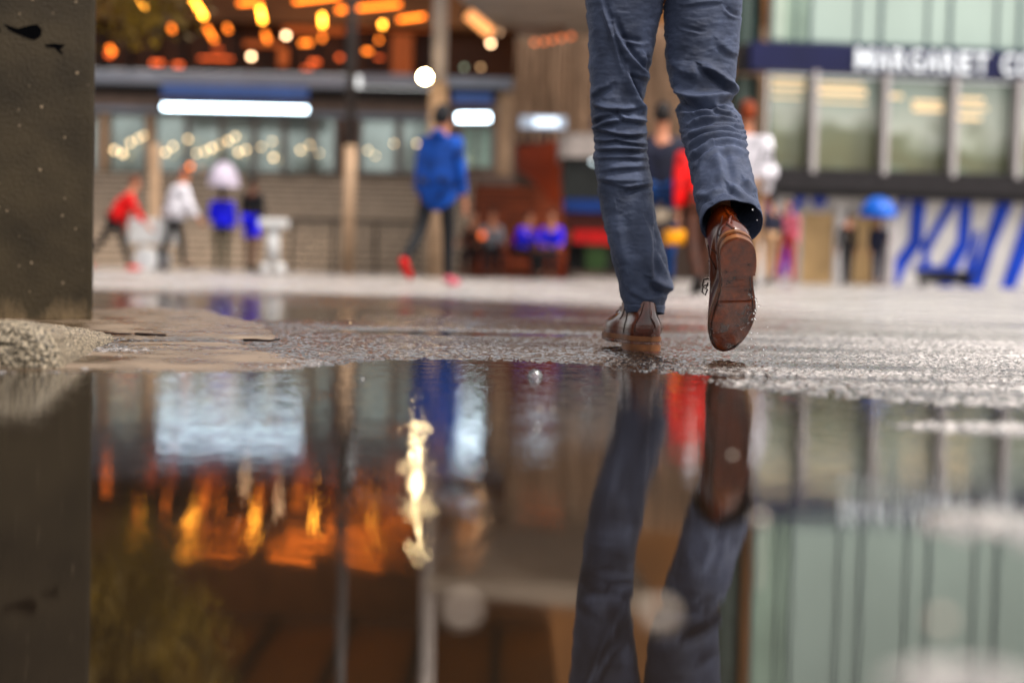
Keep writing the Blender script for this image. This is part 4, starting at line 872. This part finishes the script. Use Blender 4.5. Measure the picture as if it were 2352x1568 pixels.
ST_R = [(Zp(p), a, w_, s_) for p, a, w_, s_ in [
    ([(1000, 520), (1090, 575), (1180, 645), (1260, 725)], .009, 7.5, 1), ([(780, 690), (820, 730), (900, 790), (1000, 805), (1120, 775), (1260, 735)], .013, 8, 1),
    ([(1000, 825), (1100, 810), (1210, 850)], .006, 4.5, 1), ([(1080, 870), (1140, 890), (1240, 915)], .006, 4, 1),
    ([(900, 985), (1000, 945), (1150, 935), (1260, 950)], .007, 4.5, 1), ([(1060, 980), (1180, 970), (1300, 1000)], .005, 4, 1),
    ([(880, 1080), (930, 1060), (1050, 1020), (1180, 1005), (1310, 1035)], .006, 4.5, 1), ([(890, 1160), (960, 1110), (1050, 1070), (1180, 1050), (1320, 1080)], .006, 4.5, 1),
    ([(900, 1240), (960, 1200), (1080, 1120), (1200, 1100), (1340, 1140)], .006, 5, 1), ([(850, 40), (1000, 20), (1150, 10)], .002, 5, 1), ([(830, 215), (1000, 250)], -.002, 4, 1),
    ([(1180, 60), (1220, 100), (1290, 130)], -.003, 5, 1), ([(830, 860), (950, 870), (1080, 850)], -.006, 6, 1), ([(940, 900), (1060, 890), (1160, 920)], .004, 4.5, 1), ([(950, 1300), (1080, 1180), (1230, 1160), (1340, 1200)], .0035, 7, 1), ([(1110, 1180), (1140, 1300), (1170, 1420)], .005, 12, -1),
    ([(730, 480), (850, 560), (980, 590)], .003, 12, 1), ([(1130, 330), (1200, 400), (1280, 430)], .003, 8, 1)]]
ST_R += [(Zp(p, 402-0), a, w_, s_) for p, a, w_, s_ in [([(950, 170), (1050, 170), (1150, 110)], .006, 7, 1), ([(1100, 225), (1250, 225), (1400, 320)], .008, 7, 1),
    ([(1210, 80), (1300, 165), (1410, 235)], .008, 6.5, 1), ([(1330, 40), (1400, 150)], .006, 6, 1)]]
def folds(px, py, strokes):
    h = np.zeros_like(px)
    for pts, a, w_, s_ in strokes:
        # smooth the polyline
        P_ = np.array(pts, float); tt = np.linspace(0, 1, len(P_)); q = np.linspace(0, 1, 24)
        Px = np.interp(q, tt, P_[:, 0]); Py = np.interp(q, tt, P_[:, 1])
        for _ in range(4): Px[1:-1] = (Px[:-2]+Px[2:]+2*Px[1:-1])/4; Py[1:-1] = (Py[:-2]+Py[2:]+2*Py[1:-1])/4
        best = np.full_like(px, 1e9); sgn = np.zeros_like(px); tpar = np.zeros_like(px)
        for i in range(len(Px)-1):
            ax_, ay = Px[i], Py[i]; dx, dy = Px[i+1]-ax_, Py[i+1]-ay; l2 = dx*dx+dy*dy+1e-9
            u = np.clip(((px-ax_)*dx+(py-ay)*dy)/l2, 0, 1)
            ex, ey = px-(ax_+u*dx), py-(ay+u*dy); d = np.hypot(ex, ey)
            cr = (dx*ey-dy*ex)/math.sqrt(l2)
            m_ = d < best; best = np.where(m_, d, best); sgn = np.where(m_, np.sign(cr), sgn); tpar = np.where(m_, (i+u)/(len(Px)-1), tpar)
        taper = np.clip(np.minimum(tpar, 1-tpar)*5, 0.15, 1)**.6
        sd_ = best*sgn*(1 if s_ >= 0 else -1)
        if s_ == 0: prof = np.exp(-(best/w_)**2)
        else: prof = np.exp(-(np.where(sd_ > 0, best/(w_*.75), best/(w_*1.5)))**2) - .65*np.exp(-((sd_-w_*1.5)/(w_*.9))**2)*(best < w_*5)
        h += 1.7*a*prof*taper
    return h
def leg_mesh(left, right, y0, y1, depth, tilt, strokes, seed, nr=380, na=220, ryf=1.0, inner=True, hemfn=None):
    L_ = np.array(left, float); R_ = np.array(right, float)
    yy = np.linspace(y0, y1, nr)
    def sm(a): 
        k_ = np.ones(5)/5; p_ = np.pad(a, 2, mode='edge'); return np.convolve(p_, k_, 'valid')
    lx = sm(np.interp(yy, L_[:, 1], L_[:, 0])); rx = sm(np.interp(yy, R_[:, 1], R_[:, 0]))
    dep = np.interp(yy, *zip(*depth)); tl = np.interp(yy, *zip(*tilt)); ry_s = np.interp(yy, *zip(*ryf)) if not isinstance(ryf, float) else np.full(nr, ryf)
    th = np.linspace(0, 2*np.pi, na, endpoint=False)
    Cc = np.array([at((a+c)/2, y, d) for a, c, y, d in zip(lx, rx, yy, dep)]); hw = (rx-lx)/2*dep/F_PX
    for _ in range(20): hw_s = hw.copy()
    hs_ = hw.copy()
    for _ in range(60): hs_[1:-1] = (hs_[:-2]+hs_[2:]+2*hs_[1:-1])/4
    ry = hs_*ry_s
    ct, st = np.cos(th), np.sin(th)
    sgn = np.sign(ct)*np.abs(ct)**.9; sst = np.sign(st)*np.abs(st)**.9
    Vx = Cc[:, None, 0] + hw[:, None]*sgn[None]
    Vy = Cc[:, None, 1] + ry[:, None]*sst[None]*np.cos(tl)[:, None]
    Vz = Cc[:, None, 2] - ry[:, None]*sst[None]*np.sin(tl)[:, None] + 0*Vx
    V = np.stack([Vx, Vy, Vz], -1)
    px, py = proj(V.reshape(-1, 3)); px = px.reshape(nr, na); py = py.reshape(nr, na)
    h = folds(px, py, strokes)
    back = np.clip(-st[None]*1.4+.5, 0, 1)
    # soft general creasing, on all sides
    gen = fbm(th[None]*1.6+np.zeros((nr, 1)), yy[:, None]/26+seed+np.zeros((1, na)), seed, 3)*.007 + fbm(th[None]*3+np.sin(yy[:, None]*.02)*2, yy[:, None]/9+seed, seed+4, 3)*.0022
    PX, PY = px, py
    zone = np.exp(-((yy[:, None]-335)/70)**2)+.35
    fine = fbm(PX/34+seed, PY/6.5+fbm(PX/60, PY/60, seed+2)*5, seed+9, 3)
    gen = gen + fine*.0045*zone + fbm(PX/9, PY/9, seed+12, 3)*.0009
    nrm = np.stack([ct[None]*np.ones((nr, 1)), st[None]*np.cos(tl)[:, None], -st[None]*np.sin(tl)[:, None]], -1)
    hh = h*back + gen*np.where(st[None] > 0, 1.5, .9)
    hd_ = (y1-yy)[:, None]
    hh = hh*np.clip(.25+hd_/60, 0, 1) + .0016*(1/(1+np.exp((hd_-19)/1.2))) - .0018*np.exp(-((hd_-21)/2.0)**2)
    V = V + nrm*hh[..., None]
    if hemfn is not None: V = hemfn(V)
    i = np.arange(nr*na).reshape(nr, na); j = np.roll(i, -1, 1)
    Q = np.stack([i[:-1], i[1:], j[1:], j[:-1]], -1).reshape(-1, 4)
    V = V.reshape(-1, 3)
    # inner lining, 4 mm in from the last rows
    nin = 36; base = V.reshape(nr, na, 3)[-nin:][::-1]; cen = base.mean(1, keepdims=True); d = base-cen
    inn = cen + d*(1-.0035/np.maximum(np.linalg.norm(d, axis=-1, keepdims=True), .01)); inn[0] = (inn[0]+base[0])/2
    off = len(V); V = np.concatenate([V, inn.reshape(-1, 3)])
    i2 = np.arange(nin*na).reshape(nin, na)+off; j2 = np.roll(i2, -1, 1)
    Q2 = np.stack([i2[:-1], i2[1:], j2[1:], j2[:-1]], -1).reshape(-1, 4)
    Q3 = np.stack([i[-1], i2[0], j2[0], j[-1]], -1)
    return V, np.concatenate([Q, Q2, Q3])
LL = [(1352, -330), (1345, -160), (1345, -60), (1347, 0), (1351, 82), (1355, 165), (1355, 231), (1359, 286), (1365, 340), (1371, 417), (1381, 483), (1395, 549), (1409, 610), (1422, 665), (1438, 714), (1441, 722)]
LR = [(1535, -330), (1530, -60), (1524, 0), (1518, 33), (1505, 88), (1495, 143), (1487, 187), (1480, 225), (1485, 264), (1484, 308), (1485, 351), (1494, 406), (1502, 456), (1510, 511), (1524, 566), (1535, 610), (1543, 653), (1538, 675), (1527, 692), (1523, 722)]
RL = [(1500, -330), (1520, -60), (1527, 0), (1528, 55), (1528, 110), (1532, 165), (1540, 192), (1557, 214), (1560, 236), (1552, 253), (1560, 269), (1562, 297), (1571, 324), (1578, 351), (1584, 379), (1590, 406), (1595, 439), (1601, 472), (1609, 505), (1615, 530)]
RR = [(1712, -330), (1708, -60), (1703, 0), (1700, 55), (1695, 110), (1690, 165), (1684, 192), (1690, 211), (1678, 231), (1686, 258), (1705, 291), (1713, 330), (1716, 362), (1730, 417), (1741, 478), (1749, 505), (1752, 530)]
LD = 3.34
def hemL(V):
    return V
v1, q1 = leg_mesh(LL, LR, -320, 720, [(-320, LD), (722, LD)], [(0, 0), (700, 0.0), (722, .12)], ST_L, 3, nr=470, ryf=[(-320, 1.0), (250, .95), (450, 1.0), (722, 1.15)])
v2, q2 = leg_mesh(RL, RR, -320, 513, [(-320, 3.34), (150, 3.33), (240, 3.30), (515, 3.03)], [(-320, 0), (150, 0), (250, .45), (330, .85), (513, .9)], ST_R, 9, nr=400, ryf=[(-320, 1.0), (250, .85), (400, .95), (520, .88)])
# hips block
hc = at(1528, -330, 3.33)
th = np.linspace(0, 2*np.pi, 64, endpoint=False); hz = np.linspace(-.16, .2, 14)
HV = []; 
for z in hz:
    f_ = 1-.55*max(0, (-z-.02))/.16 if z < 0 else 1-.25*z
    HV.append(np.stack([hc.x+np.cos(th)*.185*f_, hc.y+np.sin(th)*.125*f_, hc.z+z+0*th], -1))
HV = np.concatenate(HV); i = np.arange(14*64).reshape(14, 64); j = np.roll(i, -1, 1)
HQ = np.stack([i[:-1], j[:-1], j[1:], i[1:]], -1).reshape(-1, 4)
JV = np.concatenate([v1, v2, HV]); JQ = np.concatenate([q1, q2+len(v1), HQ+len(v1)+len(v2)])
pf = gnd(1465, 815)
wk = empty('person', (hc.x, 3.3, 0), 'person in navy trousers and brown leather boots walking away, right foot lifted', 'person')
obj('trousers', (JV, JQ), DEN, wk, smooth=True)
# hem stitching
LEA = mat('brown_leather', (.13, .030, .014), .24, var=.55, scale=16, coat=.12, spec=.4, bump=.25, bscale=70, bdist=.002)
SOLEB, t, b = nt('brown_sole'); N = t.nodes.new; L = t.links.new
tc = N('ShaderNodeTexCoord'); n1 = N('ShaderNodeTexNoise'); n1.inputs['Scale'].default_value = 24; n1.inputs['Detail'].default_value = 10; n1.inputs['Roughness'].default_value = .7; L(tc.outputs['Object'], n1.inputs['Vector'])
r = N('ShaderNodeValToRGB'); r.color_ramp.elements[0].position = .34; r.color_ramp.elements[1].position = .68
r.color_ramp.elements[0].color = (.03, .009, .003, 1); r.color_ramp.elements[1].color = (.34, .085, .024, 1); L(n1.outputs['Fac'], r.inputs['Fac']); L(r.outputs[0], b.inputs['Base Color']); b.inputs['Roughness'].default_value = .22
n2 = N('ShaderNodeTexNoise'); n2.inputs['Scale'].default_value = 130; n2.inputs['Detail'].default_value = 5; L(tc.outputs['Object'], n2.inputs['Vector'])
bp = N('ShaderNodeBump'); bp.inputs['Strength'].default_value = .6; bp.inputs['Distance'].default_value = .002; L(n2.outputs['Fac'], bp.inputs['Height']); L(bp.outputs[0], b.inputs['Normal'])
WELT = mat('tan_welt', (.22, .10, .055), .4, var=.3, scale=30, bump=.3, bscale=100, bdist=.001)
LACE = mat('brown_lace', (.03, .012, .008), .6)
ol = [(0, 440, 440), (.006, 405, 470), (.02, 370, 505), (.05, 338, 550), (.1, 318, 572), (.18, 316, 582), (.26, 324, 580), (.31, 328, 570), (.4, 335, 572), (.47, 320, 582), (.55, 295, 597), (.62, 272, 600), (.7, 253, 592), (.78, 246, 572), (.86, 254, 536), (.92, 270, 498), (.96, 290, 462), (.985, 318, 430), (1.0, 360, 372)]
def outline(n=60):
    ts = (1-np.cos(np.linspace(0, np.pi, n)))/2; o_ = np.array(ol)
    axx = 450-85*ts; Lv = (axx-np.interp(ts, o_[:, 0], o_[:, 1]))*.000288; Rv = (axx-np.interp(ts, o_[:, 0], o_[:, 2]))*.000288
    for a in (Lv, Rv):
        for _ in range(2): a[1:-1] = (a[:-2]+a[2:]+2*a[1:-1])/4
    ring = [(t_, v) for t_, v in zip(ts, Lv)] + [(t_, v) for t_, v in zip(ts[::-1][1:-1], Rv[::-1][1:-1])]
    return ring      # (t, v) v>0 = inner (left) side of a right shoe
SL = .305
def shoe(parent, O, u, w_, mirror, extra, top=.15):
    u = Vector(u).normalized(); w_ = Vector(w_); w_ = (w_-u*w_.dot(u)).normalized(); v = w_.cross(u)
    if mirror: sv = -1
    else: sv = 1
    Tm = lambda a, b2, c: Vector(O)+u*a+v*(b2*sv)+w_*c
    ring = outline(); n = len(ring)
    sh = obj('shoe', *upper(Tm, ring, top), parent, True)
    def slab(t0, t1, z0, z1, sc_=1.0, arch=None, name='sole', m=SOLEB, par=sh):
        bm = NB(); rg = [(t_, vv) for t_, vv in ring if t0 <= t_ <= t1]
        if t1 < 1:   # flat front edge
            pass
        c_ = .5*(t0+t1)
        lo = []; hi = []; 
        for t_, vv in rg:
            a = (c_+(t_-c_)*sc_)*SL; vv2 = vv*sc_
            zb = z0 + (arch(t_) if arch else 0)
            lo.append(bm.verts.new(Tm(a, vv2, zb))); hi.append(bm.verts.new(Tm(a, vv2, z1+(.004*math.sin(max(0, t_-.75)*6) if t_ > .75 else 0))))
        fs = [bm.faces.new(lo), bm.faces.new(hi)]
        for i_ in range(len(rg)): j_ = (i_+1) % len(rg); bm.faces.new((lo[i_], lo[j_], hi[j_], hi[i_]))
        bmesh.ops.recalc_face_normals(bm, faces=bm.faces)
        es = [e_ for f_ in fs for e_ in f_.edges]
        bmesh.ops.bevel(bm, geom=es, offset=.0018, segments=2, affect='EDGES')
        bmesh.ops.triangulate(bm, faces=[f_ for f_ in bm.faces if len(f_.verts) > 4])
        return obj(name, bm, m, par)
    toe = lambda t_: (.012*max(0, t_-.72)**1.3*3)
    slab(0, 1, .010, .0225, 1.0, lambda t_: toe(t_), 'welt', WELT)
    slab(.0, 1, .0042, .0099, .988, toe, 'sole', SOLEB)
    slab(0, .315, -.0125, .0041, .985, None, 'heel', WELT)
    slab(0, .3155, -.016, -.0126, .987, None, 'heel_cap', SOLEB)
    slab(.50, .965, .0004, .0043, .86, toe, 'sole_patch', SOLEB)
    bm = NB(); rg2 = [(0.5+(t_-.5)*.955, vv*.86) for t_, vv in ring]
    for q0 in range(0, len(rg2), 1):
        (ta, va), (tb, vb) = rg2[q0], rg2[(q0+1) % len(rg2)]
        if ta > .33 and tb > .33: tube(bm, [Tm(ta*SL, va, .0039+toe(ta)), Tm(tb*SL, vb, .0039+toe(tb))], .0010, 5)
    obj('sole_stitching', bm, LACE, sh)
    # raised lines on the waist: a plain stamped bar
    bm = NB()
    for a0, a1 in ((.375, .39), (.425, .44)):
        P_ = [Tm(a0*SL, .022, .0030), Tm(a1*SL, .022, .0030), Tm(a1*SL, -.026, .0030), Tm(a0*SL, -.026, .0030)]
        A = [bm.verts.new(p_) for p_ in P_]; B2 = [bm.verts.new(p_+w_*.0013) for p_ in P_]; bm.faces.new(A); bm.faces.new(B2[::-1])
        for i_ in range(4): j_ = (i_+1) % 4; bm.faces.new((A[j_], A[i_], B2[i_], B2[j_]))
    bmesh.ops.recalc_face_normals(bm, faces=bm.faces); obj('stamp', bm, SOLEB, sh)
    # seams
    bm = NB()
    def us(t_, side, z): return surf(Tm, ring, t_, side, z, .0006)
    for side in (1, -1):
        tube(bm, [us(.27, side, z) for z in np.linspace(.026, .078, 9)], .0011, 6)
        tube(bm, [us(.30+.1*s_*s_, side, .108-.05*s_) for s_ in np.linspace(0, 1, 9)], .0011, 6)
        tube(bm, [us(.05+.02*s_, side, .10-.07*s_) for s_ in np.linspace(0, 1, 7)], .0010, 6)
    obj('seam', bm, LACE, sh)
    bm = NB()
    tube(bm, [us(.0001, 1, z)-u*.001 for z in np.linspace(.024, top-.012, 8)], .0035, 8); obj('back_strap', bm, LEA, sh)
    # laces across the instep
    bm = NB()
    for q_ in range(4):
        zz = .072+q_*.011; tt = .62-q_*.065
        A = surf(Tm, ring, tt, 1, zz, .002); B2 = surf(Tm, ring, tt, -1, zz, .002); mid = (A+B2)/2+w_*.012+u*.008
        tube(bm, [A, (A+mid)/2+w_*.004, mid, (B2+mid)/2+w_*.004, B2], .0021, 6)
    if extra:
        A = surf(Tm, ring, .52, 1, .080, .002)
        for da in (0, .016): tube(bm, [A+u*da, A+u*(da+.003)+v*sv*.010+w_*.003, A+u*(da+.015)+v*sv*.013-w_*.003, A+u*(da+.021)+v*sv*.006-w_*.007, A+u*(da+.010)+v*sv*.001], .0018, 6)
    obj('lace', bm, LACE, sh)
    return sh, Tm
Hz = [.020, .030, .040, .050, .060, .070, .085, .100, .120, .160]
Fz = [.984, .985, .975, .945, .87, .77, .64, .545, .50, .48]
Bz = [.012, .000, -.006, -.006, .000, .008, .022, .036, .05, .06]
Wz = [.93, .95, .93, .89, .84, .78, .72, .67, .64, .64]
def surf(Tm, ring, t_, side, z, off=0.0):
    F_, B_, W_ = np.interp(z, Hz, Fz), np.interp(z, Hz, Bz), np.interp(z, Hz, Wz)
    half = [r_ for r_ in ring[:len(ring)//2+1]] if side > 0 else [ring[0]]+[r_ for r_ in ring[len(ring)//2:]][::-1]
    tn = (t_-B_)/(F_-B_); tn = min(max(tn, 0), 1)
    hh = sorted(half); vv = np.interp(tn, [h_[0] for h_ in hh], [h_[1] for h_ in hh])
    return Tm((B_+(F_-B_)*tn)*SL, shaft(vv, tn, W_, z)+side*off, z)
def shaft(vv, tn, W_, z):
    k_ = min(max((z-.048)/.035, 0), 1); k_ = k_*k_*(3-2*k_)
    e_ = .036*math.sqrt(max(0, 1-(2*tn-1)**2))*(1 if vv >= 0 else -1)
    return vv*W_*(1-k_)+e_*k_
def upper(Tm, ring, top):
    zs = np.linspace(.020, top, 40); V = []; n = len(ring)
    for z in zs:
        F_, B_, W_ = np.interp(z, Hz, Fz), np.interp(z, Hz, Bz), np.interp(z, Hz, Wz)
        for (t_, vv) in ring:
            cr = 0
            crease = .0016*math.sin(t_*150)*math.exp(-((t_-.66)/.09)**2)*(1 if z > .035 else 0)
            V.append(Tm((B_+(F_-B_)*t_)*SL, shaft(vv, t_, W_, z), z+crease))
    i = np.arange(len(zs)*n).reshape(len(zs), n); j = np.roll(i, -1, 1)
    Q = np.stack([i[:-1], j[:-1], j[1:], i[1:]], -1).reshape(-1, 4)
    return (np.array([tuple(p_) for p_ in V]), Q), LEA
# planted left boot
yaw = math.radians(11)
O1 = gnd(1487, 812); O1 = Vector((O1.x, 3.27, 0.020))
shoe(wk, O1, (-math.sin(yaw), math.cos(yaw), 0), (0, 0, 1), True, False, .108)
# lifted right boot
O2 = at(1694, 538, 2.90)
sh2, T2 = shoe(wk, O2, (.02, .53, -.83), (-.06, .83, .53), False, True)
# rest of the body: one continuous figure, above the picture
hip = hc; bmz = Vector((hip.x, hip.y, 0))
def mp3(p): return Vector(p)-Vector(wk.location)
sh_z = 1.44
pts = [Vector((hip.x, hip.y, .93)), Vector((hip.x, hip.y+.01, 1.12)), Vector((hip.x, hip.y, 1.33)), Vector((hip.x, hip.y, 1.50)), Vector((hip.x, hip.y+.02, 1.585)), Vector((hip.x, hip.y+.025, 1.655)), Vector((hip.x, hip.y+.015, 1.72))]
rad = [(.14, .1), (.125, .09), (.15, .1), .055, (.068, .078), (.078, .092), (.062, .075)]; ed = [(0, 1), (1, 2), (2, 3), (3, 4), (4, 5), (5, 6)]
pts.append(Vector((hip.x, hip.y+.13, 1.61))); rad.append(.014); ed.append((4, 7))
armj = {}
for sd_ in (-1, 1):
    i = len(pts); sh_ = Vector((hip.x+sd_*.19, hip.y, 1.42)); el = Vector((hip.x+sd_*.25, hip.y-.03, 1.14)); wr = Vector((hip.x+sd_*.13, hip.y+.2, 1.08)); hd_ = Vector((hip.x+sd_*.07, hip.y+.26, 1.09)); armj[sd_] = (sh_, el, wr)
    pts += [sh_, el, wr, hd_]; rad += [.052, .042, .03, (.036, .02)]; ed += [(2, i), (i, i+1), (i+1, i+2), (i+2, i+3)]
    for q_, l_ in enumerate((.06, .075, .07, .055)):
        j = len(pts); b0 = hd_+Vector((-sd_*.02, .02, .027-.018*q_)); pts += [b0, b0+Vector((-sd_*l_*.8, l_*.4, 0))]; rad += [.009, .008]; ed += [(i+3, j), (j, j+1)]
    j = len(pts); pts += [hd_+Vector((0, 0, .045)), hd_+Vector((-sd_*.02, .03, .07))]; rad += [.011, .009]; ed += [(i+2, j), (j, j+1)]
# legs inside the trousers
kL = at(1420, 300, LD); aL = O1+Vector((-.02, .07, .06)); kR = at(1620, 235, 3.31); aR = T2(.085, 0, .10)
i = len(pts); pts += [Vector((hip.x-.09, hip.y, .87)), kL, aL, O1+Vector((-.02, .17, .035))]; rad += [.07, .04, .022, .012]; ed += [(0, i), (i, i+1), (i+1, i+2), (i+2, i+3)]
i = len(pts); pts += [Vector((hip.x+.09, hip.y, .87)), kR, aR, T2(.18, 0, .04)]; rad += [.07, .04, .020, .010]; ed += [(0, i), (i, i+1), (i+1, i+2), (i+2, i+3)]
skin_obj('body', [mp3(p) for p in pts], ed, rad, SKIN, wk, 0, 1)
jk = [pts[0]-Vector((0, 0, .02)), pts[1], pts[2], pts[3]-Vector((0, 0, .04)), *armj[-1], *armj[1]]
skin_obj('jacket', [mp3(p) for p in jk], [(0, 1), (1, 2), (2, 3), (2, 4), (4, 5), (5, 6), (2, 7), (7, 8), (8, 9)], [(.19, .15), (.17, .13), (.18, .13), .08, .078, .06, .045, .078, .06, .045], cm('charcoal_jacket', (.03, .03, .035)), wk, 1)
skin_obj('hair', [mp3(p) for p in (pts[4]-Vector((0, .03, 0)), pts[5]-Vector((0, .03, 0)), pts[6]+Vector((0, -.01, .015)), pts[6]+Vector((0, .04, .01)))], [(0, 1), (1, 2), (2, 3)], [.06, (.087, .087), (.08, .082), .05], C_HAIR, wk)
bake()
# ------------------------------------------------------------------ water drops, bubbles, litter
m, t, b = nt('clear_water'); b.inputs['Base Color'].default_value = (1, 1, 1, 1); b.inputs['Roughness'].default_value = 0.0; b.inputs['IOR'].default_value = 1.33; b.inputs['Transmission Weight'].default_value = 1.0
DROP = m
def drop(p, r_, lab, grp, sc_=(1, 1, 1)):
    bm = NB(); ball(bm, p, r_, sc_, 12); o = obj('water_drop', bm, DROP, None, True, origin=p); tag(o, lab, 'water drop', grp); return o
# on the lifted sole (zoom pixels from the close-up)
for x, y in [(1368, 935), (1384, 955), (1418, 970), (1426, 995), (1444, 1022), (1418, 1057), (1408, 1081), (1357, 1077), (1396, 1127), (1416, 1122), (1360, 1158), (1327, 1188), (1305, 1202), (1385, 1230)]:
    (px_, py_), = Zp([(x, y)], 402)
    d = ray(px_, py_); ns = (T2(0, 0, 1)-T2(0, 0, 0)); p0 = T2(.2, 0, -.0006); tt = (p0-CAM).dot(ns)/d.dot(ns); p = CAM+d*tt
    drop(p-ns*.0008, .0019+random.random()*.0012, 'tiny clear water drop clinging to the sole of the lifted boot', 'water drops on the lifted sole', (1, 1, 1))
for x, y in [(1512, 1190), (1432, 1238), (1387, 1283), (1415, 1328), (1370, 1350), (1483, 1366), (1478, 1410), (1385, 1408), (1395, 270), (1430, 352)]:
    (px_, py_), = Zp([(x, y)], 402)
    drop(at(px_, py_, 2.92), .0011+random.random()*.0007, 'tiny clear water drop flying off the lifted boot', 'water drops falling from the lifted boot')
# bubble on the puddle
def bubble(px, py, r_, lab, name='water_bubble'):
    p = gnd(px, py); bm = NB(); bmesh.ops.create_uvsphere(bm, u_segments=24, v_segments=16, radius=r_, matrix=Matrix.Translation(p))
    bmesh.ops.delete(bm, geom=[v_ for v_ in bm.verts if v_.co.z < -0.0005], context='VERTS')
    o = obj(name, bm, BUB, None, True, origin=p); tag(o, lab, 'bubble')
BUB, t, b = nt('bubble_film'); N = t.nodes.new; L = t.links.new
gl = N('ShaderNodeBsdfGlossy'); gl.inputs['Roughness'].default_value = 0.0; gl.inputs['Color'].default_value = (1, 1, 1, 1); tp = N('ShaderNodeBsdfTransparent'); fr = N('ShaderNodeLayerWeight'); fr.inputs['Blend'].default_value = .45
mx = N('ShaderNodeMixShader'); L(fr.outputs['Fresnel'], mx.inputs[0]); L(tp.outputs[0], mx.inputs[1]); L(gl.outputs[0], mx.inputs[2]); L(mx.outputs[0], t.nodes['Material Output'].inputs[0])
GLINT = mat('glint', (.55, .48, .42), .25, var=.05)  # pale colour stands for bright sky glints on the bubbles
def glint(px, py, r_, lab):
    p = gnd(px, py); bm = NB(); ball(bm, p, r_, (1, 1, .8)); o = obj('glint_bubble', bm, GLINT, None, True, origin=p); tag(o, lab, 'bubble')
glint(1745, 1190, .005, 'blurred glinting bubble right of the mirrored lifted boot heel'); glint(1240, 940, .0028, 'tiny glinting bubble under the clear round bubble'); glint(1270, 940, .002, 'tiny glinting bubble just right of the other tiny one')
bubble(1229, 864, .0135, 'clear round bubble on the puddle edge in the middle of the picture')
bubble(1232, 985, .007, 'blurred bubble on the puddle below the clear round one')
bubble(832, 872, .005, 'small bubble near the dead leaves at the slab corner')
glint(1515, 1410, .0068, 'large blurred bubble on the near puddle between the mirrored legs')
glint(1060, 1400, .006, 'large blurred bubble on the near puddle, left of the mirrored legs')
glint(2160, 1425, .0052, 'large blurred bubble on the near puddle at the right')
glint(1682, 1045, .003, 'small blurred bubble over the mirrored lifted boot')
# twigs and leaves
TW = mat('dark_twig', (.035, .014, .008), .5)
def twig(pts, r_, lab, m_=TW):
    P_ = [gnd(x, y)+Vector((0, 0, .0125+.002*(i_ % 2))) for i_, (x, y) in enumerate(pts)]; bm = NB(); tube(bm, P_, [r_*(1-.5*i_/len(P_)) for i_ in range(len(P_))], 7); tag(obj('twig', bm, m_, None, True, origin=P_[0]), lab, 'twig')
twig([(185, 770), (215, 776), (260, 778), (300, 781)], .0028, 'long thin reddish twig on the pale slab beside the kerb end')
twig([(312, 779), (345, 782), (380, 781)], .004, 'short black twig at the right end of the reddish one')
twig([(560, 793), (590, 795), (620, 795), (642, 793)], .0035, 'reddish twig at the joint of the two slabs')
def dead_leaf(px, py, s_, lab):
    p = gnd(px, py)+Vector((0, 0, .002)); bm = NB(); n = 9; up_ = []; dn = []
    for i_ in range(n):
        a = i_/(n-1); w2 = math.sin(a*pi)*s_*.35+.0003; x = (a-.5)*s_; z = .25*s_*math.sin(a*pi)*random.uniform(.5, 1.3)
        up_.append(bm.verts.new(p+Vector((x, w2, z)))); dn.append(bm.verts.new(p+Vector((x, -w2, z*.4))))
    for i_ in range(n-1): bm.faces.new((up_[i_], up_[i_+1], dn[i_+1], dn[i_]))
    tag(obj('dead_leaf', bm, mat('dead_leaf', (.06, .025, .01), .35), None, True, origin=p), lab, 'leaf')
dead_leaf(797, 834, .022, 'curled brown dead leaf at the slab corner, right one of the close pair'); dead_leaf(767, 836, .016, 'darker small dead leaf just left of the curled brown one')
dead_leaf(857, 823, .02, 'dark dead leaf at the puddle edge right of the pair'); dead_leaf(435, 832, .014, 'tiny dead leaf on the wet front slab'); dead_leaf(1030, 826, .014, 'faint dead leaf floating at the puddle edge near the mirrored hooded person')
K_ALB = 0.46      # real-world albedo level for everything painted above
def alb(c_):
    l_ = .25*c_[0]+.6*c_[1]+.15*c_[2]
    f_ = K_ALB*min(1.12, max(.42, (l_/.30)**.30))
    return (*[max(.0008, (l_+(v_-l_)*1.4))*f_ for v_ in c_[:3]], 1)
for m_ in bpy.data.materials:
    if m_.name in ('clear_water', 'bubble_film', 'puddle_water'): continue
    for n_ in m_.node_tree.nodes:
        if n_.type == 'VALTORGB' and n_.name != 'mask':
            for e_ in n_.color_ramp.elements: c_ = e_.color; e_.color = alb(c_)
        if n_.type == 'MIX_RGB' and m_.name == 'pillar_concrete':
            for i_ in (1, 2):
                if not n_.inputs[i_].is_linked: c_ = n_.inputs[i_].default_value; n_.inputs[i_].default_value = alb(c_)
# ------------------------------------------------------------------ render settings
S.render.engine = 'CYCLES'; S.cycles.use_denoising = True
try: S.cycles.denoiser = 'OPENIMAGEDENOISE'
except Exception: pass
S.cycles.max_bounces = 8; S.cycles.glossy_bounces = 5; S.cycles.transmission_bounces = 6; S.cycles.transparent_max_bounces = 8
S.cycles.sample_clamp_indirect = 12; S.cycles.sample_clamp_direct = 0; S.cycles.caustics_reflective = True
S.view_settings.view_transform = 'Standard'; S.view_settings.look = 'None'; S.view_settings.exposure = 0
